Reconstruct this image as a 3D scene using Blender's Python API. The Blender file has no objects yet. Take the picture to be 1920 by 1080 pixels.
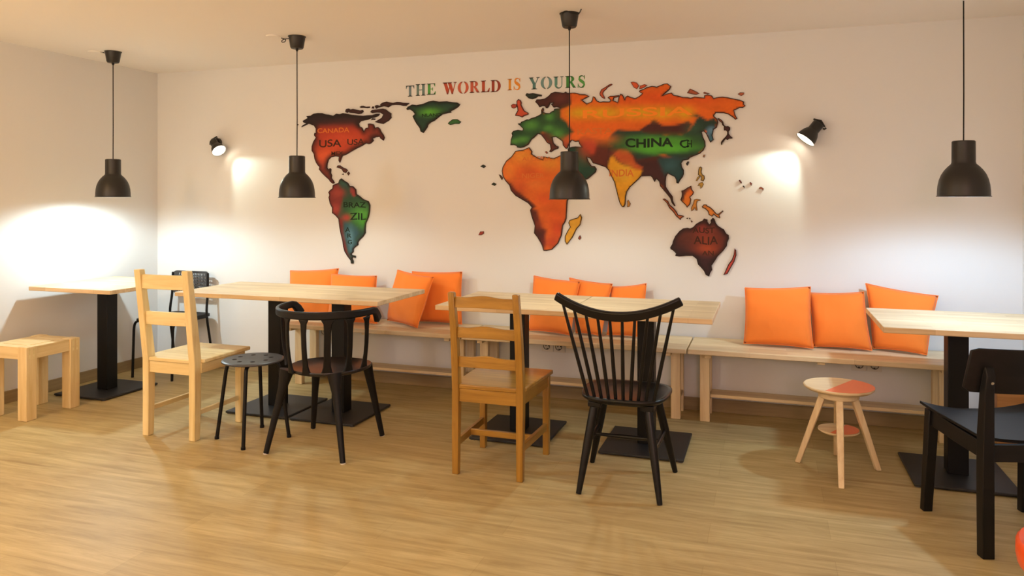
import bpy, bmesh, math, random
from mathutils import Vector, Matrix, noise
random.seed(7)
PI = math.pi
R = math.radians
SC = bpy.context.scene
COL = SC.collection

# ------------------------------------------------------------------ camera
cam_d = bpy.data.cameras.new('camera'); cam = bpy.data.objects.new('camera', cam_d); COL.objects.link(cam)
cam.location = (4.758, -4.938, 1.35)
cam.rotation_euler = (R(90), 0, R(18.7))
cam_d.sensor_width = 36.0
cam_d.lens = 36.0 * 1410 / 1920
cam_d.shift_y = -(540 - 373) / 1920
cam_d.clip_start = 0.05
SC.camera = cam

# ------------------------------------------------------------------ world, exposure
w = bpy.data.worlds.new('world'); SC.world = w; w.use_nodes = True
w.node_tree.nodes['Background'].inputs[0].default_value = (1.0, 0.85, 0.7, 1)
w.node_tree.nodes['Background'].inputs[1].default_value = 0.05
SC.view_settings.view_transform = 'Standard'
SC.view_settings.look = 'None'
SC.view_settings.exposure = 0.06
SC.view_settings.gamma = 1.0
SC.view_settings.use_curve_mapping = False

# ------------------------------------------------------------------ added fill lights outside the view
def omni(name, loc, power, col, size=0.25):  # added point fill for walls, floor and ceiling, no known lamp there
    l = bpy.data.lights.new(name, 'POINT'); l.energy = power; l.color = col; l.shadow_soft_size = size
    o = bpy.data.objects.new(name, l); COL.objects.link(o); o.location = loc
    return o
omni('fill_near', (0.6, -3.5, 2.14), 34, (1.0, 0.54, 0.10), 0.15)
omni('fill_left', (0.9, -5.3, 1.75), 60, (0.83, 0.90, 1.0))
omni('fill_middle', (3.0, -6.6, 1.75), 66, (1.0, 0.76, 0.36))
omni('fill_right', (5.4, -6.4, 1.75), 78, (1.0, 0.65, 0.67))

def ceiling_fill(name, loc, power, col):  # added upward fill to brighten the ceiling, no known fixture
    l = bpy.data.lights.new(name, 'SPOT'); l.energy = power; l.color = col; l.shadow_soft_size = 0.12; l.spot_size = R(160); l.spot_blend = 0.6
    o = bpy.data.objects.new(name, l); COL.objects.link(o); o.location = loc; o.rotation_euler = (R(180), 0, 0)
    return o
ceiling_fill('uplight_left', (2.2, -4.2, 1.5), 60, (1.0, 0.66, 0.36))
ceiling_fill('uplight_right', (4.7, -4.5, 1.5), 55, (1.0, 0.66, 0.42))

# ------------------------------------------------------------------ materials
def lin(c):
    return tuple(((x/255)/12.92 if x/255 <= 0.04045 else (((x/255)+0.055)/1.055)**2.4) for x in c)
def mat(name, col, rough=0.5, metal=0.0, spec=0.5, bump=0.0, bscale=60, emit=None, estr=0.0, sheen=0.0, vary=0.0):
    m = bpy.data.materials.new(name); m.use_nodes = True
    nt = m.node_tree; b = nt.nodes['Principled BSDF']
    b.inputs['Base Color'].default_value = (*col, 1)
    b.inputs['Roughness'].default_value = rough
    b.inputs['Metallic'].default_value = metal
    b.inputs['Specular IOR Level'].default_value = spec
    if emit:
        b.inputs['Emission Color'].default_value = (*emit, 1); b.inputs['Emission Strength'].default_value = estr
    if sheen: b.inputs['Sheen Weight'].default_value = sheen
    tc = nt.nodes.new('ShaderNodeTexCoord')
    n = nt.nodes.new('ShaderNodeTexNoise'); n.inputs['Scale'].default_value = bscale; n.inputs['Detail'].default_value = 4
    nt.links.new(tc.outputs['Object'], n.inputs['Vector'])
    if vary:
        mx = nt.nodes.new('ShaderNodeMix'); mx.data_type = 'RGBA'
        mx.inputs[6].default_value = (*[c*(1-vary) for c in col], 1); mx.inputs[7].default_value = (*[min(1, c*(1+vary)) for c in col], 1)
        nt.links.new(n.outputs['Fac'], mx.inputs[0]); nt.links.new(mx.outputs[2], b.inputs['Base Color'])
    if bump:
        bp = nt.nodes.new('ShaderNodeBump'); bp.inputs['Strength'].default_value = bump; bp.inputs['Distance'].default_value = 0.002
        nt.links.new(n.outputs['Fac'], bp.inputs['Height']); nt.links.new(bp.outputs['Normal'], b.inputs['Normal'])
    return m

def wood(name, c_lo, c_hi, axis='X', rough=0.45, staves=None, knot=0.0, grain=26, spec=0.4, coat=0.0):
    """streaky wood; axis = grain direction; staves = (length, width, plane) for glued boards"""
    m = bpy.data.materials.new(name); m.use_nodes = True
    nt = m.node_tree; N = nt.nodes; Lk = nt.links; b = N['Principled BSDF']
    b.inputs['Roughness'].default_value = rough; b.inputs['Specular IOR Level'].default_value = spec
    b.inputs['Coat Weight'].default_value = coat; b.inputs['Coat Roughness'].default_value = 0.2
    tc = N.new('ShaderNodeTexCoord'); mp = N.new('ShaderNodeMapping')
    s = {'X': (0.06, 1, 1), 'Y': (1, 0.06, 1), 'Z': (1, 1, 0.06)}[axis]
    mp.inputs['Scale'].default_value = s
    Lk.new(tc.outputs['Object'], mp.inputs['Vector'])
    n1 = N.new('ShaderNodeTexNoise'); n1.inputs['Scale'].default_value = grain; n1.inputs['Detail'].default_value = 5; n1.inputs['Roughness'].default_value = 0.65
    n1.inputs['Distortion'].default_value = 0.35
    Lk.new(mp.outputs['Vector'], n1.inputs['Vector'])
    rp = N.new('ShaderNodeValToRGB'); rp.color_ramp.elements[0].position = 0.34; rp.color_ramp.elements[1].position = 0.66
    rp.color_ramp.elements[0].color = (*c_lo, 1); rp.color_ramp.elements[1].color = (*c_hi, 1)
    Lk.new(n1.outputs['Fac'], rp.inputs['Fac'])
    out = rp.outputs['Color']
    if staves:
        sl, sw = staves
        br = N.new('ShaderNodeTexBrick'); br.offset = 0.37; br.offset_frequency = 2; br.squash = 1
        br.inputs['Scale'].default_value = 1.0
        br.inputs['Brick Width'].default_value = sl; br.inputs['Row Height'].default_value = sw
        br.inputs['Mortar Size'].default_value = 0.0009; br.inputs['Mortar Smooth'].default_value = 0.6; br.inputs['Bias'].default_value = 0.0
        br.inputs['Color1'].default_value = (0.80, 0.76, 0.70, 1); br.inputs['Color2'].default_value = (1.0, 1.0, 1.0, 1); br.inputs['Mortar'].default_value = (0.66, 0.58, 0.48, 1)
        Lk.new(tc.outputs['Object'], br.inputs['Vector'])
        mx = N.new('ShaderNodeMix'); mx.data_type = 'RGBA'; mx.blend_type = 'MULTIPLY'; mx.inputs[0].default_value = 0.85
        Lk.new(out, mx.inputs[6]); Lk.new(br.outputs['Color'], mx.inputs[7]); out = mx.outputs[2]
    if knot:
        v = N.new('ShaderNodeTexVoronoi'); v.inputs['Scale'].default_value = 9
        mp2 = N.new('ShaderNodeMapping'); mp2.inputs['Scale'].default_value = {'X': (0.4, 1, 1), 'Y': (1, 0.4, 1), 'Z': (1, 1, 0.4)}[axis]
        Lk.new(tc.outputs['Object'], mp2.inputs['Vector']); Lk.new(mp2.outputs['Vector'], v.inputs['Vector'])
        r2 = N.new('ShaderNodeValToRGB'); r2.color_ramp.elements[0].position = 0.03; r2.color_ramp.elements[1].position = 0.11
        r2.color_ramp.elements[0].color = (0.45, 0.26, 0.14, 1); r2.color_ramp.elements[1].color = (1, 1, 1, 1)
        Lk.new(v.outputs['Distance'], r2.inputs['Fac'])
        mx = N.new('ShaderNodeMix'); mx.data_type = 'RGBA'; mx.blend_type = 'MULTIPLY'; mx.inputs[0].default_value = knot
        Lk.new(out, mx.inputs[6]); Lk.new(r2.outputs['Color'], mx.inputs[7]); out = mx.outputs[2]
    Lk.new(out, b.inputs['Base Color'])
    bp = N.new('ShaderNodeBump'); bp.inputs['Strength'].default_value = 0.12; bp.inputs['Distance'].default_value = 0.001
    Lk.new(n1.outputs['Fac'], bp.inputs['Height']); Lk.new(bp.outputs['Normal'], b.inputs['Normal'])
    return m
def wood3(name, lo, hi, **k):
    return {a: wood(name + '_' + a.lower(), lo, hi, axis=a, **k) for a in 'XYZ'}

M = {}
M['wall'] = mat('white_wall_paint', (0.775, 0.765, 0.75), 0.75, spec=0.2, bump=0.12, bscale=160)
M['ceiling'] = mat('white_ceiling_paint', (0.95, 0.90, 0.85), 0.85, spec=0.15, bump=0.1, bscale=140)
M['base'] = wood('oak_baseboard', (0.27, 0.19, 0.095), (0.37, 0.27, 0.14), 'X', 0.5)
M['base_y'] = wood('oak_baseboard_side', (0.27, 0.19, 0.095), (0.37, 0.27, 0.14), 'Y', 0.5)
M['pine'] = wood3('light_pine', (0.68, 0.50, 0.28), (0.86, 0.70, 0.44), rough=0.5)
M['cream'] = wood3('pale_yellow_pine', (0.71, 0.54, 0.24), (0.87, 0.71, 0.39), rough=0.45, knot=0.35)
M['warm'] = wood3('warm_pine', (0.68, 0.48, 0.21), (0.86, 0.67, 0.36), rough=0.45)
M['oiled'] = wood3('antique_stained_pine', (0.26, 0.125, 0.014), (0.43, 0.225, 0.034), rough=0.30, knot=0.2, coat=0.35)
M['table'] = wood('glued_pine_tabletop', (0.66, 0.47, 0.26), (0.82, 0.64, 0.41), 'X', 0.38, staves=(0.42, 0.048))
M['benchtop'] = wood('glued_pine_bench_top', (0.70, 0.52, 0.30), (0.88, 0.71, 0.46), 'X', 0.42, staves=(0.55, 0.06), knot=0.15)
M['blackmetal'] = mat('black_powder_coat', (0.008, 0.0075, 0.0075), 0.45, spec=0.22, bump=0.08, bscale=400)
M['plate'] = mat('black_steel_plate', (0.018, 0.017, 0.018), 0.5, spec=0.5, bump=0.06, bscale=300)
M['shade'] = mat('dark_grey_lacquer', (0.020, 0.018, 0.016), 0.42, spec=0.45)
M['shadein'] = mat('white_reflector_enamel', (0.88, 0.86, 0.82), 0.4)
M['bulb'] = mat('lit_bulb_glass', (1, 1, 1), 0.4, emit=(1.0, 0.88, 0.70), estr=12)
M['blackplastic'] = mat('black_polypropylene', (0.008, 0.0075, 0.008), 0.42, spec=0.22, bump=0.08, bscale=500)
M['blackseat'] = mat('black_moulded_seat', (0.018, 0.014, 0.013), 0.30, spec=0.4)
M['greysteel'] = mat('dark_grey_steel', (0.05, 0.046, 0.046), 0.42, spec=0.5, bump=0.05, bscale=300)
M['blackwood'] = mat('black_lacquered_wood', (0.007, 0.0065, 0.0065), 0.30, spec=0.26)
M['blackstain'] = wood3('black_stained_birch', (0.005, 0.0045, 0.0045), (0.010, 0.009, 0.009), rough=0.42, spec=0.24)
M['orange'] = mat('orange_cotton', (0.98, 0.245, 0.036), 0.8, spec=0.2, bump=0.25, bscale=700, sheen=0.15, vary=0.04)
M['coral'] = mat('coral_paint', (0.86, 0.22, 0.09), 0.45)
M['orangeplastic'] = mat('orange_red_plastic', (0.85, 0.095, 0.010), 0.35)
M['socket'] = mat('white_socket_plastic', (0.72, 0.68, 0.62), 0.4)
M['hole'] = mat('dark_socket_hole', (0.02, 0.018, 0.016), 0.6)
M['chrome'] = mat('bright_zinc', (0.7, 0.68, 0.65), 0.25, metal=1.0)
M['rubber'] = mat('grey_rubber', (0.10, 0.09, 0.085), 0.7)
M['box'] = wood3('orange_brown_wood', (0.42, 0.19, 0.06), (0.58, 0.29, 0.10), rough=0.5)

def floor_mat():
    m = bpy.data.materials.new('oak_laminate'); m.use_nodes = True
    nt = m.node_tree; N = nt.nodes; Lk = nt.links; b = N['Principled BSDF']
    tc = N.new('ShaderNodeTexCoord')
    br = N.new('ShaderNodeTexBrick'); br.offset = 0.37; br.inputs['Scale'].default_value = 1.0
    br.inputs['Brick Width'].default_value = 1.25; br.inputs['Row Height'].default_value = 0.19
    br.inputs['Mortar Size'].default_value = 0.0012; br.inputs['Mortar Smooth'].default_value = 0.8; br.inputs['Bias'].default_value = 0
    br.inputs['Color1'].default_value = (0.86, 0.85, 0.83, 1); br.inputs['Color2'].default_value = (1, 1, 1, 1); br.inputs['Mortar'].default_value = (0.72, 0.68, 0.62, 1)
    Lk.new(tc.outputs['Object'], br.inputs['Vector'])
    mp = N.new('ShaderNodeMapping'); mp.inputs['Scale'].default_value = (0.09, 1, 1)
    Lk.new(tc.outputs['Object'], mp.inputs['Vector'])
    # offset the grain per plank row
    n1 = N.new('ShaderNodeTexNoise'); n1.inputs['Scale'].default_value = 24; n1.inputs['Detail'].default_value = 8; n1.inputs['Roughness'].default_value = 0.68; n1.inputs['Distortion'].default_value = 0.6
    Lk.new(mp.outputs['Vector'], n1.inputs['Vector'])
    rp = N.new('ShaderNodeValToRGB'); rp.color_ramp.elements[0].position = 0.33; rp.color_ramp.elements[1].position = 0.64
    rp.color_ramp.elements[0].color = (0.400, 0.300, 0.132, 1); rp.color_ramp.elements[1].color = (0.595, 0.475, 0.235, 1)
    Lk.new(n1.outputs['Fac'], rp.inputs['Fac'])
    mx = N.new('ShaderNodeMix'); mx.data_type = 'RGBA'; mx.blend_type = 'MULTIPLY'; mx.inputs[0].default_value = 0.9
    Lk.new(rp.outputs['Color'], mx.inputs[6]); Lk.new(br.outputs['Color'], mx.inputs[7])
    # fine dark cracks along the grain
    mp2 = N.new('ShaderNodeMapping'); mp2.inputs['Scale'].default_value = (0.35, 6.5, 1)
    Lk.new(tc.outputs['Object'], mp2.inputs['Vector'])
    n2 = N.new('ShaderNodeTexNoise'); n2.inputs['Scale'].default_value = 2.4; n2.inputs['Detail'].default_value = 3; n2.inputs['Distortion'].default_value = 0.4
    Lk.new(mp2.outputs['Vector'], n2.inputs['Vector'])
    r2 = N.new('ShaderNodeValToRGB'); r2.color_ramp.elements[0].position = 0.27; r2.color_ramp.elements[1].position = 0.33
    r2.color_ramp.elements[0].color = (0.66, 0.58, 0.50, 1); r2.color_ramp.elements[1].color = (1, 1, 1, 1)
    Lk.new(n2.outputs['Fac'], r2.inputs['Fac'])
    mx2 = N.new('ShaderNodeMix'); mx2.data_type = 'RGBA'; mx2.blend_type = 'MULTIPLY'; mx2.inputs[0].default_value = 0.8
    Lk.new(mx.outputs[2], mx2.inputs[6]); Lk.new(r2.outputs['Color'], mx2.inputs[7])
    Lk.new(mx2.outputs[2], b.inputs['Base Color'])
    b.inputs['Roughness'].default_value = 0.46; b.inputs['Specular IOR Level'].default_value = 0.22
    bp = N.new('ShaderNodeBump'); bp.inputs['Strength'].default_value = 0.15; bp.inputs['Distance'].default_value = 0.001
    Lk.new(n1.outputs['Fac'], bp.inputs['Height']); Lk.new(bp.outputs['Normal'], b.inputs['Normal'])
    return m
M['floor'] = floor_mat()

def paint_mat():
    m = bpy.data.materials.new('airbrushed_paint'); m.use_nodes = True
    nt = m.node_tree; b = nt.nodes['Principled BSDF']
    a = nt.nodes.new('ShaderNodeVertexColor'); a.layer_name = 'paint'
    nt.links.new(a.outputs['Color'], b.inputs['Base Color'])
    b.inputs['Roughness'].default_value = 0.6; b.inputs['Specular IOR Level'].default_value = 0.25
    return m
M['paint'] = paint_mat()
M['inkdark'] = mat('dark_marker_paint', (0.055, 0.018, 0.009), 0.6, spec=0.2)
M['inkgreen'] = mat('dark_green_marker_paint', (0.008, 0.022, 0.010), 0.6, spec=0.2)
M['inkamber'] = mat('amber_marker_paint', (0.93, 0.27, 0.022), 0.6, spec=0.2)
M['inkrust'] = mat('rust_marker_paint', (0.66, 0.17, 0.03), 0.6, spec=0.2)

# ------------------------------------------------------------------ mesh helpers
class MB:
    def __init__(s): s.bm = bmesh.new()
    def box(s, x0, y0, z0, x1, y1, z1):
        v = [s.bm.verts.new(p) for p in ((x0,y0,z0),(x1,y0,z0),(x1,y1,z0),(x0,y1,z0),(x0,y0,z1),(x1,y0,z1),(x1,y1,z1),(x0,y1,z1))]
        for f in ((0,3,2,1),(4,5,6,7),(0,1,5,4),(1,2,6,5),(2,3,7,6),(3,0,4,7)): s.bm.faces.new([v[i] for i in f])
        return s
    def loft(s, rings, cap=True, closed=True):
        rv = [[s.bm.verts.new(p) for p in r] for r in rings]
        n = len(rings[0])
        for a, b in zip(rv, rv[1:]):
            for i in range(n if closed else n-1):
                j = (i+1) % n
                s.bm.faces.new((a[i], a[j], b[j], b[i]))
        if cap:
            s.bm.faces.new(list(reversed(rv[0]))); s.bm.faces.new(rv[-1])
        return s
    def bar(s, pts, ws, ds, side=(1,0,0)):
        """rectangular section swept along pts; ws = width along 'side', ds = depth across it"""
        pts = [Vector(p) for p in pts]
        if not isinstance(ws, (list, tuple)): ws = [ws]*len(pts)
        if not isinstance(ds, (list, tuple)): ds = [ds]*len(pts)
        rings = []
        for i, p in enumerate(pts):
            t = (pts[min(i+1, len(pts)-1)] - pts[max(i-1, 0)]).normalized()
            sd = Vector(side); sd = (sd - t*sd.dot(t)).normalized(); up = t.cross(sd)
            a, b = sd*ws[i]/2, up*ds[i]/2
            rings.append([p-a-b, p+a-b, p+a+b, p-a+b])
        return s.loft(rings)
    def post(s, pts, wx, wy):
        """rectangular section kept horizontal (flat top and foot)"""
        if not isinstance(wx, (list, tuple)): wx = [wx]*len(pts)
        if not isinstance(wy, (list, tuple)): wy = [wy]*len(pts)
        rings = [[(p[0]-a/2,p[1]-b/2,p[2]),(p[0]+a/2,p[1]-b/2,p[2]),(p[0]+a/2,p[1]+b/2,p[2]),(p[0]-a/2,p[1]+b/2,p[2])] for p, a, b in zip(pts, wx, wy)]
        return s.loft(rings)
    def tube(s, pts, rad, seg=12, nrm0=None):
        pts = [Vector(p) for p in pts]
        if not isinstance(rad, (list, tuple)): rad = [rad]*len(pts)
        t0 = (pts[1]-pts[0]).normalized()
        nrm = Vector(nrm0) if nrm0 else t0.orthogonal().normalized(); rings = []
        for i, p in enumerate(pts):
            t = (pts[min(i+1, len(pts)-1)] - pts[max(i-1, 0)]).normalized()
            nrm = (nrm - t*nrm.dot(t)).normalized(); bn = t.cross(nrm)
            rings.append([p + (nrm*math.cos(k*2*PI/seg) + bn*math.sin(k*2*PI/seg))*rad[i] for k in range(seg)])
        return s.loft(rings)
    def lathe(s, prof, seg=32, c=(0,0,0), cap=True):
        rings = [[(c[0]+r*math.cos(k*2*PI/seg), c[1]+r*math.sin(k*2*PI/seg), c[2]+z) for k in range(seg)] for r, z in prof]
        return s.loft(rings, cap=cap)
    def prism(s, poly, f0, f1):
        """poly of 2D points, f0/f1 map them to 3D"""
        a = [s.bm.verts.new(f0(*p)) for p in poly]; b = [s.bm.verts.new(f1(*p)) for p in poly]
        n = len(poly)
        s.bm.faces.new(list(reversed(a))); s.bm.faces.new(b)
        for i in range(n):
            j = (i+1) % n; s.bm.faces.new((a[i], a[j], b[j], b[i]))
        return s
    def build(s, name, m, parent=None, bevel=0.0, smooth=True, ang=38, sub=0, seg=2):
        bmesh.ops.recalc_face_normals(s.bm, faces=s.bm.faces[:])
        me = bpy.data.meshes.new(name); s.bm.to_mesh(me); s.bm.free()
        if smooth:
            me.shade_smooth(); me.set_sharp_from_angle(angle=R(ang))
        me.materials.append(m)
        o = bpy.data.objects.new(name, me); COL.objects.link(o)
        if parent: o.parent = parent
        if bevel:
            b = o.modifiers.new('bevel', 'BEVEL'); b.width = bevel; b.segments = seg; b.limit_method = 'ANGLE'; b.angle_limit = R(40)
            b.harden_normals = False
        if sub:
            d = o.modifiers.new('sub', 'SUBSURF'); d.levels = sub; d.render_levels = sub
        return o

def tag(o, label=None, cat=None, group=None, kind=None):
    if label: o['label'] = label
    if cat: o['category'] = cat
    if group: o['group'] = group
    if kind: o['kind'] = kind
    return o
def thing(name, loc, label, cat, group=None, rz=0):
    o = bpy.data.objects.new(name, None); COL.objects.link(o); o.empty_display_size = 0.1
    o.location = loc; o.rotation_euler = (0, 0, rz)
    return tag(o, label, cat, group)
def kids(o): return [c for c in COL.objects if c.parent == o]
def copy_thing(root, loc, label, group=None, rz=None):
    c = root.copy(); COL.objects.link(c); c.location = loc
    if rz is not None: c.rotation_euler = (0, 0, rz)
    c['label'] = label
    if group: c['group'] = group
    for k in kids(root):
        d = k.copy(); COL.objects.link(d); d.parent = c
        for g in kids(k):
            e = g.copy(); COL.objects.link(e); e.parent = d
    return c
def smoothpath(pts, n=6):
    """Catmull-Rom through pts"""
    P = [Vector(p) for p in pts]; out = []
    for i in range(len(P)-1):
        p0 = P[max(i-1, 0)]; p1 = P[i]; p2 = P[i+1]; p3 = P[min(i+2, len(P)-1)]
        for k in range(n):
            t = k/n
            out.append(0.5*((2*p1) + (p2-p0)*t + (2*p0-5*p1+4*p2-p3)*t*t + (3*p1-p0-3*p2+p3)*t**3))
    out.append(P[-1]); return out

# ------------------------------------------------------------------ room
XR, YF, ZC = 6.125, -9.0, 2.385
def struct(name, mb, m, **k):
    o = mb.build(name, m, **k); o['kind'] = 'structure'; return o
struct('floor', MB().box(-0.15, YF-0.15, -0.1, XR+0.15, 0.15, 0), M['floor'])
struct('ceiling', MB().box(-0.15, YF-0.15, ZC, XR+0.15, 0.15, ZC+0.1), M['ceiling'])
struct('wall_back', MB().box(-0.15, 0, 0, XR+0.15, 0.15, ZC), M['wall'])
struct('wall_left', MB().box(-0.15, YF, 0, 0, 0, ZC), M['wall'])
struct('wall_right', MB().box(XR, YF, 0, XR+0.15, 0, ZC), M['wall'])
struct('wall_front', MB().box(-0.15, YF-0.15, 0, XR+0.15, YF, ZC), M['wall'])
struct('baseboard_back', MB().box(0.012, -0.012, 0, XR-0.012, 0, 0.082), M['base'], bevel=0.003)
struct('baseboard_left', MB().box(0, YF, 0, 0.012, -0.0125, 0.082), M['base_y'], bevel=0.003)
struct('baseboard_right', MB().box(XR-0.012, YF, 0, XR, -0.0125, 0.082), M['base_y'], bevel=0.003)

# ------------------------------------------------------------------ tables
def columns(root, xs, topz):
    for x in xs:
        pl = MB().box(x-0.222, -0.235, 0.004, x+0.222, 0.235, 0.018).build('base_plate', M['plate'], root, bevel=0.004)
        for sx in (-1, 1):
            for sy in (-1, 1): MB().lathe([(0.014, 0), (0.014, 0.006)], 12, (x+sx*0.205, sy*0.218, 0)).build('foot_pad', M['rubber'], pl)
        MB().box(x-0.045, -0.045, 0.018, x+0.045, 0.045, topz).build('column', M['blackmetal'], root, bevel=0.003)
        MB().box(x-0.16, -0.16, topz-0.006, x+0.16, 0.16, topz).build('mounting_plate', M['plate'], root)
def table(name, cx, cy, x0, x1, y0, y1, cols, label, group='pine tables on black columns', top=0.76):
    t = thing(name, (cx, cy, 0), label, 'table', group)
    MB().box(x0-cx, y0-cy, top-0.027, x1-cx, y1-cy, top).build('tabletop', M['table'], t, bevel=0.003)
    columns(t, [c-cx for c in cols], top-0.027)
    return t
table('cafe_table', 0.355, -0.83, 0.050, 0.758, -1.185, -0.47, [0.355], 'small square pine table on one black column in the left corner')
table('cafe_table', 1.98, -0.80, 1.195, 2.645, -1.10, -0.47, [1.755, 2.225], 'long pine table on two black columns behind the cream chair and the black armchair')
table('cafe_table', 3.375, -0.79, 3.012, 3.756, -1.115, -0.455, [3.40], 'pine table on a black column behind the brown ladder-back chair')
table('cafe_table', 4.125, -0.79, 3.760, 4.508, -1.135, -0.465, [4.135], 'pine table on a black column behind the black spindle-back chair')
table('cafe_table', 5.635, -0.765, 5.268, 6.01, -1.11, -0.455, [5.635], 'brightly lit square pine table behind the black chair at the right edge')

# ------------------------------------------------------------------ benches
def bench(x0, x1, label):
    L = x1-x0
    t = thing('wall_bench', (x0, 0, 0), label, 'bench', 'pine benches along the back wall')
    MB().box(0.002, -0.44, 0.441, L-0.002, -0.014, 0.47).build('bench_top', M['benchtop'], t, bevel=0.004)
    for lx in (0.085, L-0.085):
        MB().box(lx-0.029, -0.245, 0, lx+0.029, -0.205, 0.441).build('leg', M['pine']['Z'], t, bevel=0.003)
        MB().box(lx-0.029, -0.060, 0, lx+0.029, -0.020, 0.441).build('leg', M['pine']['Z'], t, bevel=0.003)
        s = 1 if lx < L/2 else -1
        MB().box(lx+s*0.029-0.0175, -0.40, 0.416, lx+s*0.029+0.0175, -0.246, 0.441).build('batten', M['pine']['Y'], t, bevel=0.002)
        br = MB().box(lx+s*0.031, -0.243, 0.436, lx+s*0.066, -0.212, 0.4405)
        br.box(lx+s*0.0293, -0.243, 0.405, lx+s*0.032, -0.212, 0.4405).build('bracket', M['chrome'], t)
    MB().box(L/2-0.02, -0.41, 0.423, L/2+0.02, -0.05, 0.441).build('batten', M['pine']['Y'], t, bevel=0.002)
    MB().box(0.115, -0.20, 0.139, L-0.115, -0.065, 0.158).build('shelf', M['pine']['X'], t, bevel=0.002)
    for lx in (0.085, L-0.085):
        MB().box(lx-0.028, -0.204, 0.119, lx+0.028, -0.061, 0.139).build('shelf_rail', M['pine']['Y'], t, bevel=0.002)
    return t
bench(1.44, 2.882, 'left of three pine wall benches, behind the long table, four cushions on it')
bench(2.886, 4.314, 'middle of three pine wall benches, behind the spindle-back chair')
bench(4.318, 5.776, 'right of three pine wall benches, behind the round-seated stool')

# ------------------------------------------------------------------ cushions
def cushion(cs, th, seed, label, sag=0.03):
    TL, TR, BR, BL = [Vector(c) for c in cs]
    c0 = (TL+TR+BR+BL)/4
    n = ((TR-TL)+(BR-BL)).cross((TL-BL)+(TR-BR)).normalized()
    if n.y > 0: n = -n
    N = 22; front = {}; back = {}
    bm = bmesh.new()
    off = n*0.0
    def pt(u, v, side):
        # concave edges so that the corners stand out
        uu = u; vv = v
        du = (0.5-u)*2; dv = (0.5-v)*2
        k = 0.045
        uu = 0.5 + (u-0.5)*(1 - k*(1-dv*dv)*abs(du)**3)
        vv = 0.5 + (v-0.5)*(1 - k*(1-du*du)*abs(dv)**3)
        p = (TL*(1-uu)+TR*uu)*(1-vv) + (BL*(1-uu)+BR*uu)*vv
        e = max(0.0, (1-du*du)*(1-dv*dv))
        t = th*(e**0.42)*(0.92+0.16*v)
        q = p*3.1 + Vector((seed*7.3, seed*1.7, side*2.0))
        wr = noise.noise(q*2.2)*0.007 + noise.noise(Vector((q.x*9, q.y*9, q.z*3)))*0.0035
        # creases running in from the side seams
        wr += 0.004*math.sin((v*7+seed+noise.noise(q)*2)*3.0)*(abs(du)**3)*e**0.3 * 1.6
        t += wr*min(1, e*3)
        return p + n*(t if side > 0 else -t*0.8)
    for i in range(N+1):
        for j in range(N+1):
            u, v = i/N, j/N
            edge = i in (0, N) or j in (0, N)
            front[i, j] = bm.verts.new(pt(u, v, 1) - c0)
            back[i, j] = front[i, j] if edge else bm.verts.new(pt(u, v, -1) - c0)
    for i in range(N):
        for j in range(N):
            bm.faces.new((front[i,j], front[i,j+1], front[i+1,j+1], front[i+1,j]))
            bm.faces.new((back[i,j], back[i+1,j], back[i+1,j+1], back[i,j+1]))
    mb = MB(); mb.bm.free(); mb.bm = bm
    lift = th*0.35
    root = thing('cushion', c0, label, 'cushion', 'orange cushions on the benches')
    o = mb.build('cover', M['orange'], root, ang=180)
    # the sewn edge
    s = MB(); ring = [pt(i/N, 0, 1) for i in range(N+1)] + [pt(1, j/N, 1) for j in range(1, N+1)] + [pt(1-i/N, 1, 1) for i in range(1, N+1)] + [pt(0, 1-j/N, 1) for j in range(1, N)]
    ring = [p - c0 for p in ring] + [ring[0] - c0]
    s.tube(ring, 0.0026, 6, nrm0=n).build('seam', M['orange'], root)
    return root
CU = [
 ([(1.344,-0.085,0.807),(1.764,-0.085,0.836),(1.78,-0.20,0.480),(1.40,-0.20,0.480)], 0.062, 'orange cushion at the left end of the left bench, its right side covered'),
 ([(1.755,-0.175,0.806),(2.085,-0.095,0.793),(2.183,-0.267,0.480),(1.82,-0.330,0.480)], 0.062, 'orange cushion second from left, lapping over its left neighbour'),
 ([(2.281,-0.15,0.848),(2.596,-0.22,0.816),(2.525,-0.335,0.480),(2.182,-0.115,0.480)], 0.065, 'orange cushion turned and tilted, leaning in front of another near the brown chair'),
 ([(2.359,-0.075,0.832),(2.744,-0.075,0.841),(2.755,-0.105,0.480),(2.38,-0.095,0.480)], 0.055, 'upright orange cushion at the right end of the left bench, partly behind a tilted one'),
 ([(3.272,-0.085,0.832),(3.605,-0.145,0.810),(3.574,-0.275,0.480),(3.262,-0.185,0.480)], 0.062, 'orange cushion leftmost of three behind the spindle-back chair'),
 ([(3.512,-0.060,0.824),(3.810,-0.105,0.798),(3.765,-0.245,0.480),(3.585,-0.175,0.480)], 0.050, 'orange cushion in the middle of three behind the spindle-back chair'),
 ([(3.795,-0.065,0.775),(4.025,-0.075,0.806),(4.028,-0.205,0.480),(3.79,-0.185,0.480)], 0.050, 'orange cushion rightmost of three behind the spindle-back chair'),
 ([(4.632,-0.085,0.802),(5.007,-0.115,0.826),(5.016,-0.232,0.480),(4.628,-0.205,0.480)], 0.064, 'smooth square orange cushion on the right bench, leftmost of its three'),
 ([(5.000,-0.070,0.785),(5.300,-0.080,0.803),(5.332,-0.185,0.480),(5.020,-0.160,0.480)], 0.064, 'wrinkled orange cushion on the right bench, between two others'),
 ([(5.312,-0.065,0.852),(5.688,-0.085,0.796),(5.605,-0.225,0.480),(5.345,-0.115,0.480)], 0.058, 'tilted orange cushion on the right bench, partly behind the brightly lit table'),
]
for i, (cs, th, lb) in enumerate(CU): cushion(cs, th, i, lb)

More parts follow.
